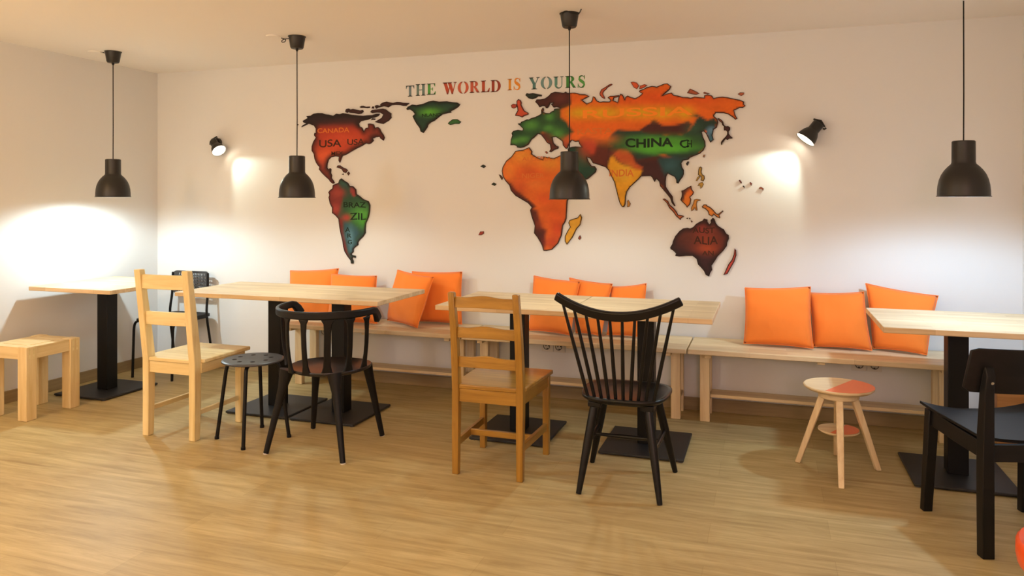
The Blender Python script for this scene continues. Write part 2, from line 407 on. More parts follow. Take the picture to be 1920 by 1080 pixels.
# ------------------------------------------------------------------ pendants
def pendant(x, y, rim, label, tail, power=11.5, tint=(0.74, 0.95, 0.93), ch=0.078):
    t = thing('pendant_lamp', (x, y, rim), label, 'lamp', 'black pendant lamps')
    H = ZC - rim
    can = MB().lathe([(0.006, H-ch), (0.036, H-ch), (0.0415, H-ch+0.008), (0.052, H-0.004), (0.056, H-0.003), (0.056, H)], 40).build('canopy', M['shade'], t)
    MB().lathe([(0.006, H-ch-0.016), (0.008, H-ch-0.01), (0.009, H-ch)], 14).build('cord_grip', M['blackplastic'], t)
    MB().tube([(0, 0, 0.262), (0.001, 0, 0.5), (0, 0, H-0.09)], 0.0032, 8).build('cord', M['blackplastic'], t)
    out = [(0.0, 0.268), (0.030, 0.268), (0.046, 0.267), (0.050, 0.263), (0.0505, 0.165), (0.053, 0.157), (0.068, 0.143), (0.082, 0.126), (0.094, 0.106), (0.103, 0.082), (0.1085, 0.056), (0.111, 0.028), (0.1115, 0.006), (0.116, 0.002), (0.116, 0.0)]
    sh = MB().lathe(out[1:], 56, cap=False)
    sh.lathe([(0.001, 0.268), (0.030, 0.268)], 56, cap=False).build('lamp_shade', M['shade'], t)
    inn = [(0.116, 0.0), (0.1095, 0.003), (0.1085, 0.028), (0.106, 0.056), (0.1005, 0.081), (0.0915, 0.104), (0.0795, 0.124), (0.066, 0.140), (0.051, 0.155), (0.0475, 0.165), (0.047, 0.255), (0.004, 0.258)]
    MB().lathe(inn, 56, cap=False).build('reflector', M['shadein'], t)
    MB().lathe([(0.012, 0.20), (0.020, 0.20), (0.020, 0.257), (0.012, 0.257)], 20).build('bulb_holder', M['blackplastic'], t)
    bp = [(0.002, 0.066)] + [(0.030*math.sin(a), 0.096-0.030*math.cos(a)) for a in [R(d) for d in range(15, 150, 15)]] + [(0.013, 0.15), (0.013, 0.20)]
    MB().lathe(bp, 20).build('bulb', M['bulb'], t)
    MB().tube(smoothpath([(p[0], p[1], H+p[2]) for p in tail], 6), 0.0028, 6).build('supply_wire', M['blackplastic'], t)
    l = bpy.data.lights.new('bulb_light', 'SPOT'); l.energy = power; l.color = tint; l.shadow_soft_size = 0.03; l.spot_size = R(176); l.spot_blend = 0.5
    o = bpy.data.objects.new('bulb_light', l); COL.objects.link(o); o.parent = t; o.location = (0, 0, 0.018)
    return t
pendant(0.407, -0.83, 1.362, 'black pendant lamp over the small table in the left corner', [(-0.050, 0, -0.012), (-0.075, -0.006, -0.004), (-0.085, -0.010, -0.002)], 38, (0.72, 0.93, 1.0))
pendant(1.925, -0.84, 1.357, 'black pendant lamp over the long table left of the map', [(-0.050, 0, -0.010), (-0.085, 0.0, -0.010), (-0.110, 0.0, -0.016), (-0.112, 0.0, -0.028), (-0.092, 0, -0.028), (-0.085, -0.002, -0.014), (-0.115, -0.004, -0.003)])
pendant(3.716, -0.86, 1.347, 'black pendant lamp hanging in front of the map', [(-0.04, -0.05, -0.010), (0.0, -0.068, -0.003), (0.04, -0.07, -0.022), (0.07, -0.07, -0.022), (0.088, -0.085, -0.003)])
pendant(5.648, -0.85, 1.360, 'black pendant lamp at the right end, over the brightly lit table', [(-0.050, 0, -0.012), (-0.075, -0.006, -0.004), (-0.085, -0.010, -0.002)], 32, (0.52, 0.76, 1.0), 0.068)
tag(MB().lathe([(0.042, ZC-0.006), (0.045, ZC)], 28, (1.79, -0.90, 0)).build('ceiling_cap', M['ceiling']), 'round white cap on the ceiling beside the second pendant canopy from left', 'ceiling cap', 'ceiling caps')
tag(MB().lathe([(0.042, ZC-0.006), (0.045, ZC)], 28, (0.285, -0.87, 0)).build('ceiling_cap', M['ceiling']), 'round white cap on the ceiling beside the leftmost pendant canopy', 'ceiling cap', 'ceiling caps')

# ------------------------------------------------------------------ wall spotlights
def spot(x, z, d, label, power, k=0.9):
    """d = beam direction"""
    d = Vector(d).normalized()
    t = thing('wall_spotlight', (x, 0, z), label, 'spotlight', 'black wall spotlights')
    MB().lathe([(0.030, 0.0), (0.034, 0.004), (0.034, 0.022), (0.028, 0.026)], 28).build('wall_plate', M['shade'], t)
    p = kids(t)[-1]; p.rotation_euler = (R(90), 0, 0)
    J = Vector((0, -0.062, 0.0))
    MB().tube([(0, -0.024, 0), J], 0.009, 12).build('arm', M['shade'], t)
    q = Vector((0, 0, -1)).rotation_difference(d)
    def put(mb, name, m):
        for v in mb.bm.verts: v.co = q @ (v.co*k) + J
        return mb.build(name, m, t)
    put(MB().lathe([(0.018, 0.012), (0.030, 0.010), (0.034, 0.004), (0.034, -0.040), (0.036, -0.046), (0.048, -0.066), (0.056, -0.090), (0.060, -0.116), (0.0625, -0.118)], 40, cap=False), 'lamp_head', M['shade'])
    put(MB().lathe([(0.001, 0.012), (0.018, 0.012)], 40, cap=False), 'end_cap', M['shade'])
    put(MB().lathe([(0.0625, -0.118), (0.058, -0.114), (0.053, -0.090), (0.045, -0.068), (0.030, -0.046), (0.003, -0.040)], 40, cap=False), 'reflector', M['shadein'])
    put(MB().lathe([(0.004, -0.094), (0.030, -0.093), (0.034, -0.088), (0.028, -0.060)], 24), 'bulb', M['bulb'])
    side = d.cross(Vector((0, 1, 0))).normalized()
    b = MB()
    b.tube([J + side*0.036 - d*0.0, J + side*0.046 - d*0.0, J + side*0.05 - d*0.012], 0.006, 8)
    b.build('wing_nut', M['shade'], t)
    MB().tube([J - side*0.040 - d*0.012, J + side*0.0 - d*0.030, J + side*0.040 - d*0.012], 0.006, 8).build('bracket', M['shade'], t)
    l = bpy.data.lights.new('spot_beam', 'SPOT'); l.energy = power; l.color = (0.84, 1.0, 0.86); l.spot_size = R(95); l.spot_blend = 0.38; l.shadow_soft_size = 0.02
    o = bpy.data.objects.new('spot_beam', l); COL.objects.link(o); o.parent = t
    o.location = J + d*0.118*k; o.rotation_euler = q.to_euler()
    return t
spot(0.615, 1.800, (0.70, -0.20, -0.70), 'small black wall spotlight left of the map, above the corner chair', 8)
spot(5.050, 1.797, (-0.60, -0.17, -0.76), 'small black wall spotlight right of the map, above the right bench', 11, 1.0)

# ------------------------------------------------------------------ sockets under the benches
def socket(x, z, label, kind):
    t = thing('wall_socket', (x, 0, z), label, 'socket', 'sockets under the benches')
    MB().box(-0.040, -0.009, -0.040, 0.040, 0, 0.040).build('cover_plate', M['socket'], t, bevel=0.002)
    if kind == 'power':
        d = MB().lathe([(0.0235, -0.009), (0.0225, -0.0105), (0.0195, -0.0105), (0.0185, -0.0092)], 28, cap=False).build('socket_ring', M['rubber'], t); d.rotation_euler = (R(-90), 0, 0)
        d.location = (0, -0.0195, 0)
        for s in (-1, 1):
            h = MB().lathe([(0.0042, 0.0), (0.0042, 0.0022)], 12).build('pin_hole', M['hole'], t); h.rotation_euler = (R(90), 0, 0); h.location = (s*0.0095, -0.009, 0)
        e = MB().box(-0.005, -0.0115, -0.023, 0.005, -0.009, -0.016).build('earth_clip', M['hole'], t)
    else:
        for s in (-1, 1):
            h = MB().lathe([(0.0068, 0.0), (0.0068, 0.0022)], 14).build('jack_hole', M['hole'], t); h.rotation_euler = (R(90), 0, 0); h.location = (s*0.016, -0.009, 0.0)
    return t
socket(1.60, 0.352, 'white power socket under the left bench', 'power')
socket(3.344, 0.350, 'white power socket under the middle bench, leftmost of three plates', 'power')
socket(3.428, 0.350, 'white power socket under the middle bench, second of three plates', 'power')
socket(3.512, 0.350, 'white twin-jack plate with two round dark holes under the middle bench', 'jack')
socket(5.282, 0.362, 'left of two white power sockets under the right bench', 'power')
socket(5.366, 0.362, 'right of two white power sockets under the right bench', 'power')

# ------------------------------------------------------------------ cream pine chair
def cream_chair():
    W = M['cream']
    t = thing('dining_chair', (1.565, -1.525, 0), 'pale pine chair with two back rails at the left end of the long table', 'chair')
    for s in (-1, 1):
        x = s*0.163
        MB().post([(x, 0, 0), (x, 0.004, 0.20), (x, 0.006, 0.44), (x, -0.004, 0.52), (x*1.01, -0.030, 0.72), (x*1.02, -0.062, 0.953)], [0.042]*6, [0.044, 0.050, 0.056, 0.056, 0.048, 0.040]).build('back_post', W['Z'], t, bevel=0.004, ang=50)
        MB().post([(s*0.163, 0.385, 0), (s*0.163, 0.385, 0.428)], [0.040, 0.042], [0.040, 0.042]).build('front_leg', W['Z'], t, bevel=0.003)
        MB().box(x-0.009, 0.024, 0.135, x+0.009, 0.366, 0.162).build('side_stretcher', W['Y'], t, bevel=0.003)
        MB().box(s*0.180-0.010, 0.026, 0.372, s*0.180+0.010, 0.366, 0.428).build('side_apron', W['Y'], t, bevel=0.002)
    MB().box(-0.142, -0.010, 0.362, 0.142, 0.014, 0.428).build('rear_apron', W['X'], t, bevel=0.002)
    MB().box(-0.145, 0.374, 0.362, 0.145, 0.396, 0.428).build('front_apron', W['X'], t, bevel=0.002)
    for z0, z1, y in ((0.640, 0.715, -0.026), (0.845, 0.925, -0.053)):
        pts = [(-0.148+0.296*k/8, y-0.012*(1-(k/4-1)**2), (z0+z1)/2) for k in range(9)]
        MB().bar(pts, z1-z0, 0.020, side=(0, 0, 1)).build('back_rail', W['X'], t, bevel=0.003)
    m = MB(); n = 12
    poly = [(-0.142, -0.018), (0.142, -0.018), (0.142, 0.030), (0.205, 0.030), (0.205, 0.430), (-0.205, 0.430), (-0.205, 0.030), (-0.142, 0.030)]
    m.prism(poly, lambda a, b: (a, b, 0.428), lambda a, b: (a, b, 0.450))
    m.build('seat', W['X'], t, bevel=0.005)
    return t
cream_chair()

# ------------------------------------------------------------------ stacking stool with holes
def disc_with_holes(R0, holes, z0, z1, seg=64, hs=16, edge=0.0):
    """a disc with round holes, made with a boolean-free fill"""
    bm = bmesh.new()
    loops = [[(R0*math.cos(2*PI*k/seg), R0*math.sin(2*PI*k/seg)) for k in range(seg)]]
    for (hx, hy, hr) in holes:
        loops.append([(hx+hr*math.cos(2*PI*k/hs), hy+hr*math.sin(2*PI*k/hs)) for k in range(hs)])
    es = []
    for lp in loops:
        vs = [bm.verts.new((x, y, z1)) for x, y in lp]
        es += [bm.edges.new((vs[i], vs[(i+1) % len(vs)])) for i in range(len(vs))]
    bmesh.ops.triangle_fill(bm, use_beauty=True, edges=es)
    ex = bmesh.ops.extrude_face_region(bm, geom=bm.faces[:])
    for v in [g for g in ex['geom'] if isinstance(g, bmesh.types.BMVert)]: v.co.z = z0
    mb = MB(); mb.bm.free(); mb.bm = bm
    return mb
def steel_stool():
    t = thing('stool', (2.012, -1.385, 0), 'small round black steel stool with holes in its seat, beside the pale chair', 'stool', rz=R(-22))
    m = disc_with_holes(0.160, [(0.098*math.cos(2*PI*(k+0.3)/8), 0.098*math.sin(2*PI*(k+0.3)/8), 0.014) for k in range(8)], 0.440, 0.450)
    s = m.build('seat', M['greysteel'], t, ang=40)
    MB().lathe([(0.160, 0.4505), (0.168, 0.446), (0.169, 0.440), (0.164, 0.436), (0.160, 0.4395)], 64, cap=False).build('seat_rim', M['greysteel'], s)
    for k in range(4):
        a = PI/4 + k*PI/2; c, sn = math.cos(a), math.sin(a)
        p = [(0.06*c, 0.06*sn, 0.428), (0.112*c, 0.112*sn, 0.428), (0.136*c, 0.136*sn, 0.418), (0.146*c, 0.146*sn, 0.395), (0.152*c, 0.152*sn, 0.36), (0.199*c, 0.199*sn, 0.004)]
        lg = MB().tube(p[:1] + smoothpath(p[1:5], 4) + p[5:], 0.0105, 12).build('leg', M['blackmetal'], t)
        MB().lathe([(0.0125, 0), (0.0125, 0.014)], 12, (0.199*c, 0.199*sn, 0)).build('rubber_foot', M['blackplastic'], lg)
    MB().lathe([(0.07, 0.417), (0.075, 0.440)], 24, cap=True).build('seat_bracket', M['blackmetal'], t)
    return t
steel_stool()

# ------------------------------------------------------------------ black moulded armchair
def armchair():
    t = thing('armchair', (2.468, -1.352, 0), 'black moulded armchair with a curved rail over wide slats, drawn up to the long table', 'chair')
    pl = M['blackplastic']
    # seat shell: round, dished
    m = MB(); seg = 48; rings = []
    def so(a, k):
        r = 1.0
        x = 0.028 + 0.215*math.cos(a)*k; y = 0.225*math.sin(a)*k
        return x, y
    prof = [(0.02, 0.424), (0.5, 0.426), (0.8, 0.434), (0.95, 0.443), (1.0, 0.446), (1.012, 0.440), (1.0, 0.430), (0.90, 0.421), (0.5, 0.410), (0.02, 0.408)]
    for k, z in prof:
        rings.append([(*so(2*PI*i/seg, k), z - (0.010*max(0, math.sin(2*PI*i/seg))**2*k)) for i in range(seg)])
    m.loft(rings).build('seat', M['blackseat'], t, ang=60)
    # rail
    A0, A1 = R(158), R(369)
    pts, hs, ds = [], [], []
    n = 48
    def rail(a): return 0.022+0.277*math.cos(a), 0.270*math.sin(a)
    for i in range(n+1):
        f = i/n; a = A0 + (A1-A0)*f
        e = abs(f-0.5)*2; h = max(0, (e-0.88)/0.12)
        x, y = rail(a)
        pts.append((x, y, 0.748 + 0.008*e*e - 0.060*h*h)); hs.append(0.042 - 0.003*e + 0.012*h); ds.append(0.020 + 0.012*h)
    MB().bar(pts, hs, ds, side=(0, 0, 1)).build('top_rail', pl, t, bevel=0.008, ang=60, seg=3)
    # slats: angle on the rail, angle on the seat rim, width
    for deg, deg2, wd in ((192, 193, 0.015), (250, 249, 0.022), (273, 275, 0.028), (299.5, 302.5, 0.036), (323.5, 331.5, 0.030), (345, 362, 0.024)):
        a = R(deg); a2 = R(deg2); tx, ty = rail(a)
        b = (0.226*math.cos(a2), 0.219*math.sin(a2), 0.432); tp = (tx, ty, 0.730)
        mid = [(b[0]*(1-f)+tp[0]*f + 0.010*math.cos(a)*math.sin(PI*f), b[1]*(1-f)+tp[1]*f + 0.010*math.sin(a)*math.sin(PI*f), b[2]*(1-f)+tp[2]*f) for f in (0, 0.06, 0.16, 0.3, 0.5, 0.75, 0.92, 1)]
        MB().bar(mid, [wd*2.2, wd*1.5, wd*1.1, wd, wd, wd, wd*1.2, wd*2.0], [0.018, 0.016, 0.014, 0.013, 0.013, 0.013, 0.014, 0.016], side=(-math.sin(a), math.cos(a), 0)).build('slat', pl, t, bevel=0.005, ang=60)
    # legs
    for sx, sy, top, foot in ((-1, -1, (-0.140, -0.160, 0.438), (-0.222, -0.232, 0)), (1, -1, (0.150, -0.158, 0.436), (0.246, -0.234, 0)), (-1, 1, (-0.160, 0.150, 0.425), (-0.236, 0.228, 0)), (1, 1, (0.172, 0.140, 0.425), (0.216, 0.236, 0))):
        p = [Vector(top).lerp(Vector(foot), f) for f in (0, 0.1, 0.22, 0.4, 0.7, 0.99)]
        lg = MB().tube(p, [0.040 if sy < 0 else 0.030, 0.033 if sy < 0 else 0.026, 0.024, 0.020, 0.017, 0.0145], 14).build('leg', pl, t, ang=60)
        MB().lathe([(0.0135, 0), (0.0145, 0.006)], 14, (foot[0], foot[1], 0)).build('foot_glide', M['socket'], lg)
    return t
armchair()

# ------------------------------------------------------------------ brown ladder-back chair
def ladder_chair():
    W = M['oiled']
    t = thing('dining_chair', (3.477, -1.520, 0), 'brown stained pine ladder-back chair with three wavy back rails', 'chair')
    for s in (-1, 1):
        x = s*0.166
        MB().post([(x, 0, 0), (x, 0.002, 0.22), (x, 0.008, 0.42), (x, 0.002, 0.50), (x*0.995, -0.022, 0.70), (x*0.99, -0.060, 0.895), (x*0.99, -0.062, 0.900)], [0.032, 0.035, 0.036, 0.036, 0.034, 0.032, 0.024], [0.032, 0.036, 0.042, 0.042, 0.036, 0.030, 0.022]).build('back_post', W['Z'], t, bevel=0.003, ang=50)
        MB().post([(s*0.178, 0.408, 0), (s*0.178, 0.408, 0.42)], [0.032, 0.036], [0.032, 0.036]).build('front_leg', W['Z'], t, bevel=0.003)
        MB().bar([(x, 0.018, 0.150), (s*0.178, 0.392, 0.150)], 0.018, 0.036, side=(1, 0, 0)).build('side_stretcher', W['Y'], t, bevel=0.002)
        MB().bar([(x, 0.026, 0.388), (s*0.180, 0.392, 0.388)], 0.020, 0.060, side=(1, 0, 0)).build('side_apron', W['Y'], t, bevel=0.002)
        # bolt head on the outside of the post
        MB().tube([(x*0.99+s*0.0155, -0.050, 0.850), (x*0.99+s*0.0195, -0.050, 0.850)], 0.005, 10).build('bolt_head', M['chrome'], t)
    MB().box(-0.163, 0.180, 0.136, 0.163, 0.200, 0.166).build('cross_stretcher', W['X'], t, bevel=0.002)
    MB().box(-0.149, -0.004, 0.356, 0.149, 0.020, 0.420).build('rear_apron', W['X'], t, bevel=0.002)
    MB().box(-0.161, 0.396, 0.356, 0.161, 0.418, 0.420).build('front_apron', W['X'], t, bevel=0.002)
    for zc, y in ((0.553, -0.004), (0.700, -0.022), (0.850, -0.050)):
        rings = []; n = 20
        for k in range(n+1):
            f = k/n; x = -0.149+0.298*f
            bow = -0.014*math.sin(PI*f)
            up = 0.026 + 0.011*(0.5-0.5*math.cos(4*PI*min(max((f-0.15)/0.7, 0), 1)*0.5))
            lo = 0.026 - 0.004*math.sin(PI*f)
            yy = y+bow
            rings.append([(x, yy-0.008, zc-lo), (x, yy+0.008, zc-lo), (x, yy+0.008, zc+up), (x, yy-0.008, zc+up)])
        MB().loft(rings).build('back_rail', W['X'], t, bevel=0.002, ang=50)
    poly = [(-0.149, -0.010), (0.149, -0.010), (0.149, 0.030), (0.186, 0.030), (0.206, 0.442), (-0.206, 0.442), (-0.186, 0.030), (-0.149, 0.030)]
    MB().prism(poly, lambda a, b: (a, b, 0.420), lambda a, b: (a, b, 0.442)).build('seat', W['X'], t, bevel=0.005)
    return t
ladder_chair()

# ------------------------------------------------------------------ black spindle-back chair
def spindle_chair():
    bw = M['blackwood']
    t = thing('spindle_chair', (4.125, -1.372, 0), 'black spindle-back chair with a smile-shaped crest rail', 'chair')
    m = MB(); n = 56; rings = []
    def outl(a, k, ins=0.0):
        c, s = math.cos(a), math.sin(a)
        e = 0.62
        x = math.copysign(abs(c)**e, c); y = math.copysign(abs(s)**e, s)
        wx = (0.205 + 0.012*y - ins); wy = 0.200 - ins
        return x*wx*k, y*wy*k
    for k, z, ins in ((0.02, 0.428, 0), (0.6, 0.430, 0), (0.9, 0.440, 0), (0.97, 0.442, 0), (1.0, 0.438, 0), (1.0, 0.428, 0), (1.0, 0.412, 0.018), (0.6, 0.406, 0.02), (0.02, 0.406, 0)):
        rings.append([(*outl(2*PI*i/n, k, ins), z) for i in range(n)])
    m.loft(rings).build('seat', bw, t, ang=60)
    # crest rail
    def crest(f):
        u = f*2-1
        return Vector((u*0.283, -0.262 + 0.030*u*u, 0.828 + 0.078*abs(u)**2.0))
    cp = [crest(i/24) for i in range(25)]
    MB().bar(cp, [0.044 - 0.004*abs(i/12-1) for i in range(25)], 0.024, side=(0, -0.25, 1)).build('crest_rail', bw, t, bevel=0.007, ang=60, seg=3)
    for i in range(10):
        f = i/9; u = f*2-1
        top = crest(0.5+u*0.5*0.885) + Vector((0, 0.004, -0.012))
        b = Vector((u*0.150, -0.172 + 0.020*u*u, 0.430))
        p = [b.lerp(top, g) for g in (0, 0.25, 0.5, 0.75, 1)]
        MB().tube(p, [0.0078, 0.0088, 0.0085, 0.0075, 0.0065], 12).build('spindle', bw, t)
    tops = {}
    for sx, sy, fx, fy in ((-1, -1, -0.182, -0.210), (1, -1, 0.188, -0.220), (1, 1, 0.206, 0.212), (-1, 1, -0.214, 0.218)):
        top = Vector((sx*0.122, sy*0.128, 0.412)); ft = Vector((fx, fy, 0.0))
        tops[sx, sy] = (top, ft)
        p = [top.lerp(ft, g) for g in (0, 0.18, 0.45, 0.75, 0.995)]
        lg = MB().tube(p, [0.019, 0.0205, 0.0205, 0.0165, 0.0125], 16).build('leg', bw, t)
    def on(sx, sy, z):
        a, b = tops[sx, sy]; return a.lerp(b, (a.z-z)/a.z)
    mids = []
    for sx in (-1, 1):
        a, b = on(sx, -1, 0.215), on(sx, 1, 0.215)
        MB().tube([a, a.lerp(b, 0.5), b], [0.007, 0.0115, 0.007], 12).build('side_stretcher', bw, t)
        mids.append(a.lerp(b, 0.52))
    MB().tube([mids[0], mids[0].lerp(mids[1], 0.5), mids[1]], [0.007, 0.0115, 0.007], 12).build('cross_stretcher', bw, t)
    for sx in (-1, 1):
        MB().box(sx*0.122-0.030, -0.155, 0.388, sx*0.122+0.030, 0.155, 0.413).build('leg_block', bw, t, bevel=0.004)
    return t
spindle_chair()

# ------------------------------------------------------------------ black chair at right edge
def slab_chair():
    W = M['blackstain']
    ft = [Vector((5.417, -1.268)), Vector((5.807, -1.148)), Vector((5.553, -1.672))]
    rz = math.atan2(0.120, 0.390)
    t = thing('dining_chair', (5.676, -1.415, 0), 'black wooden chair with a broad bent back board, cut off by the right edge', 'chair', rz=rz)
    for s in (-1, 1):
        x = s*0.208
        MB().post([(x, -0.215, 0), (x, -0.212, 0.30), (x, -0.214, 0.46), (x, -0.222, 0.62), (x, -0.236, 0.690), (x, -0.236, 0.7205)], [0.044, 0.044, 0.042, 0.036, 0.033, 0.033], [0.042, 0.046, 0.046, 0.038, 0.030, 0.006]).build('back_leg', W['Z'], t, bevel=0.003)
        MB().post([(x, 0.215, 0), (s*0.198, 0.185, 0.447)], [0.038, 0.044], [0.034, 0.042]).build('front_leg', W['Z'], t, bevel=0.003)
        MB().bar([(s*0.205, -0.192, 0.398), (s*0.200, 0.0, 0.402), (s*0.200, 0.170, 0.414)], 0.022, [0.064, 0.064, 0.068], side=(1, 0, 0)).build('side_apron', W['Y'], t, bevel=0.002)
        MB().tube([(x+0.001, -0.2535, 0.665), (x+0.001, -0.2565, 0.664)], 0.006, 12).build('screw_cap', M['chrome'], t)
    MB().box(-0.187, -0.222, 0.360, 0.187, -0.200, 0.425).build('rear_apron', W['X'], t, bevel=0.002)
    MB().box(-0.180, 0.172, 0.370, 0.180, 0.194, 0.425).build('front_apron', W['X'], t, bevel=0.002)
    # saddle seat: thin bent plywood, front corners turned up
    m = MB(); n = 24; rings_t, rings_b = [], []
    bm = m.bm; g = {}
    def sz(u, v): return 0.428 + 0.030*(abs(u)**2.4) * (0.35+0.65*(v*0.5+0.5)) + 0.006*max(0, v)**3 - 0.006*(1-u*u)
    for i in range(n+1):
        for j in range(n+1):
            u, v = i/n*2-1, j/n*2-1
            hw = 0.216 + 0.020*(v*0.5+0.5)
            x = u*hw; y = v*0.215 + (0.012*(1-u*u) if v > 0 else 0)*v
            if v < 0: x = u*min(hw, 0.1855 + 0.6*max(0, (v*0.215+0.215)-0.028)) if False else u*hw
            for lay, dz in ((0, 0.012), (1, 0)):
                g[i, j, lay] = bm.verts.new((x, y + (0.024 if v <= -1 else 0), sz(u, v)+dz))
    for i in range(n):
        for j in range(n):
            bm.faces.new((g[i,j,0], g[i+1,j,0], g[i+1,j+1,0], g[i,j+1,0]))
            bm.faces.new((g[i,j,1], g[i,j+1,1], g[i+1,j+1,1], g[i+1,j,1]))
    for i in range(n):
        bm.faces.new((g[i,0,0], g[i,0,1], g[i+1,0,1], g[i+1,0,0])); bm.faces.new((g[i,n,0], g[i+1,n,0], g[i+1,n,1], g[i,n,1]))
        bm.faces.new((g[0,i,0], g[0,i+1,0], g[0,i+1,1], g[0,i,1])); bm.faces.new((g[n,i,0], g[n,i,1], g[n,i+1,1], g[n,i+1,0]))
    m.build('seat', W['X'], t, bevel=0.002, ang=40)
    # back board, bowed
    rings = []; n = 22
    for k in range(n+1):
        f = k/n; u = f*2-1
        cut = 0.018*max(0, (abs(u)-0.90)/0.10)**2
        slant = 0.022*u
        def P(z, side):
            hw = 0.268 - 0.020*((z-0.61)/0.175)
            xx = u*hw; yy = -0.212 + 0.052*u*u - 0.03*((z-0.61)/0.175) + side
            return (xx, yy, z)
        z0, z1 = 0.612+cut, 0.785-cut*0.6
        rings.append([P(z0, -0.006), P(z0, 0.006), P((z0+z1)/2, 0.006), P(z1, 0.006), P(z1, -0.006), P((z0+z1)/2, -0.006)])
    MB().loft(rings).build('back_board', W['X'], t, bevel=0.004, ang=50)
    return t
slab_chair()

# ------------------------------------------------------------------ round wooden stool, half coral
def round_stool():
    W = M['pine']
    t = thing('stool', (5.098, -0.868, 0), 'round pine stool with half of its seat painted coral', 'stool')
    st = MB().lathe([(0.02, 0.392), (0.10, 0.394), (0.150, 0.402), (0.164, 0.413), (0.165, 0.419), (0.161, 0.423), (0.02, 0.423)], 64).build('seat', W['X'], t, ang=30)
    half = lambda r, th: [(r*math.cos(a), r*math.sin(a)) for a in [R(th) + PI*k/40 for k in range(41)]]
    MB().prism(half(0.1605, -118), lambda a, b: (a+0.004, b, 0.4228), lambda a, b: (a+0.004, b, 0.4236)).build('painted_half', M['coral'], st)
    kids(st)[-1]['label'] = 'coral painted half of the seat'
    MB().lathe([(0.085, 0.360), (0.095, 0.366), (0.095, 0.388), (0.080, 0.393)], 40).build('hub', W['X'], t, bevel=0.002)
    for ang, rr in ((-92, 0.250), (163, 0.196), (18, 0.196), (88, 0.235)):
        a = R(ang); c, s = math.cos(a), math.sin(a)
        p = [Vector((0.072*c, 0.072*s, 0.372)), Vector((rr*c, rr*s, 0.0))]
        tang = Vector((-s, c, 0))
        rings = []
        for f, w_, d_ in ((0, 0.034, 0.034), (0.5, 0.031, 0.031), (1.0, 0.027, 0.027)):
            q = p[0].lerp(p[1], f); rad = Vector((c, s, 0))
            rings.append([q-tang*w_/2-rad*d_/2, q+tang*w_/2-rad*d_/2, q+tang*w_/2+rad*d_/2, q-tang*w_/2+rad*d_/2])
        MB().loft(rings).build('leg', W['Z'], t, bevel=0.004)
    lo = MB().lathe([(0.01, 0.188), (0.085, 0.190), (0.096, 0.198), (0.096, 0.204), (0.01, 0.206)], 48).build('lower_disc', W['X'], t, ang=30)
    MB().prism(half(0.094, -118), lambda a, b: (a, b, 0.2056), lambda a, b: (a, b, 0.2066)).build('painted_part', M['coral'], lo)
    MB().tube([(0, 0, 0.205), (0, 0, 0.365)], 0.012, 14).build('screw_post', W['Z'], t)
    return t
round_stool()

# ------------------------------------------------------------------ small pine side stool at left
def pine_stool():
    W = M['warm']
    t = thing('pine_stool', (0.345, -1.385, 0), 'low square pine stool with thick legs at the left edge', 'stool')
    for sx in (-1, 1):
        for sy in (-1, 1):
            x, y = sx*0.137, sy*0.152
            MB().post([(x, y, 0), (x, y, 0.45)], 0.072, 0.072).build('leg', W['Z'], t, bevel=0.004)
            # finger joint tenons that show on the leg tops
    for s in (-1, 1):
        MB().box(-0.101, s*0.152-0.030, 0.372, 0.101, s*0.152+0.030, 0.447).build('apron', W['X'], t, bevel=0.002)
        MB().box(s*0.137-0.030, -0.116, 0.372, s*0.137+0.030, 0.116, 0.447).build('apron', W['Y'], t, bevel=0.002)
        for sy in (-1, 1):
            for q in (-1, 1):
                MB().box(s*0.137+s*0.0345, sy*0.152+q*0.014-0.005, 0.372, s*0.137+s*0.0366, sy*0.152+q*0.014+0.005, 0.449).build('tenon', M['cream']['Y'], t)
    MB().box(-0.106, -0.121, 0.432, 0.106, 0.121, 0.4495).build('top_panel', W['X'], t, bevel=0.001)
    return t
pine_stool()

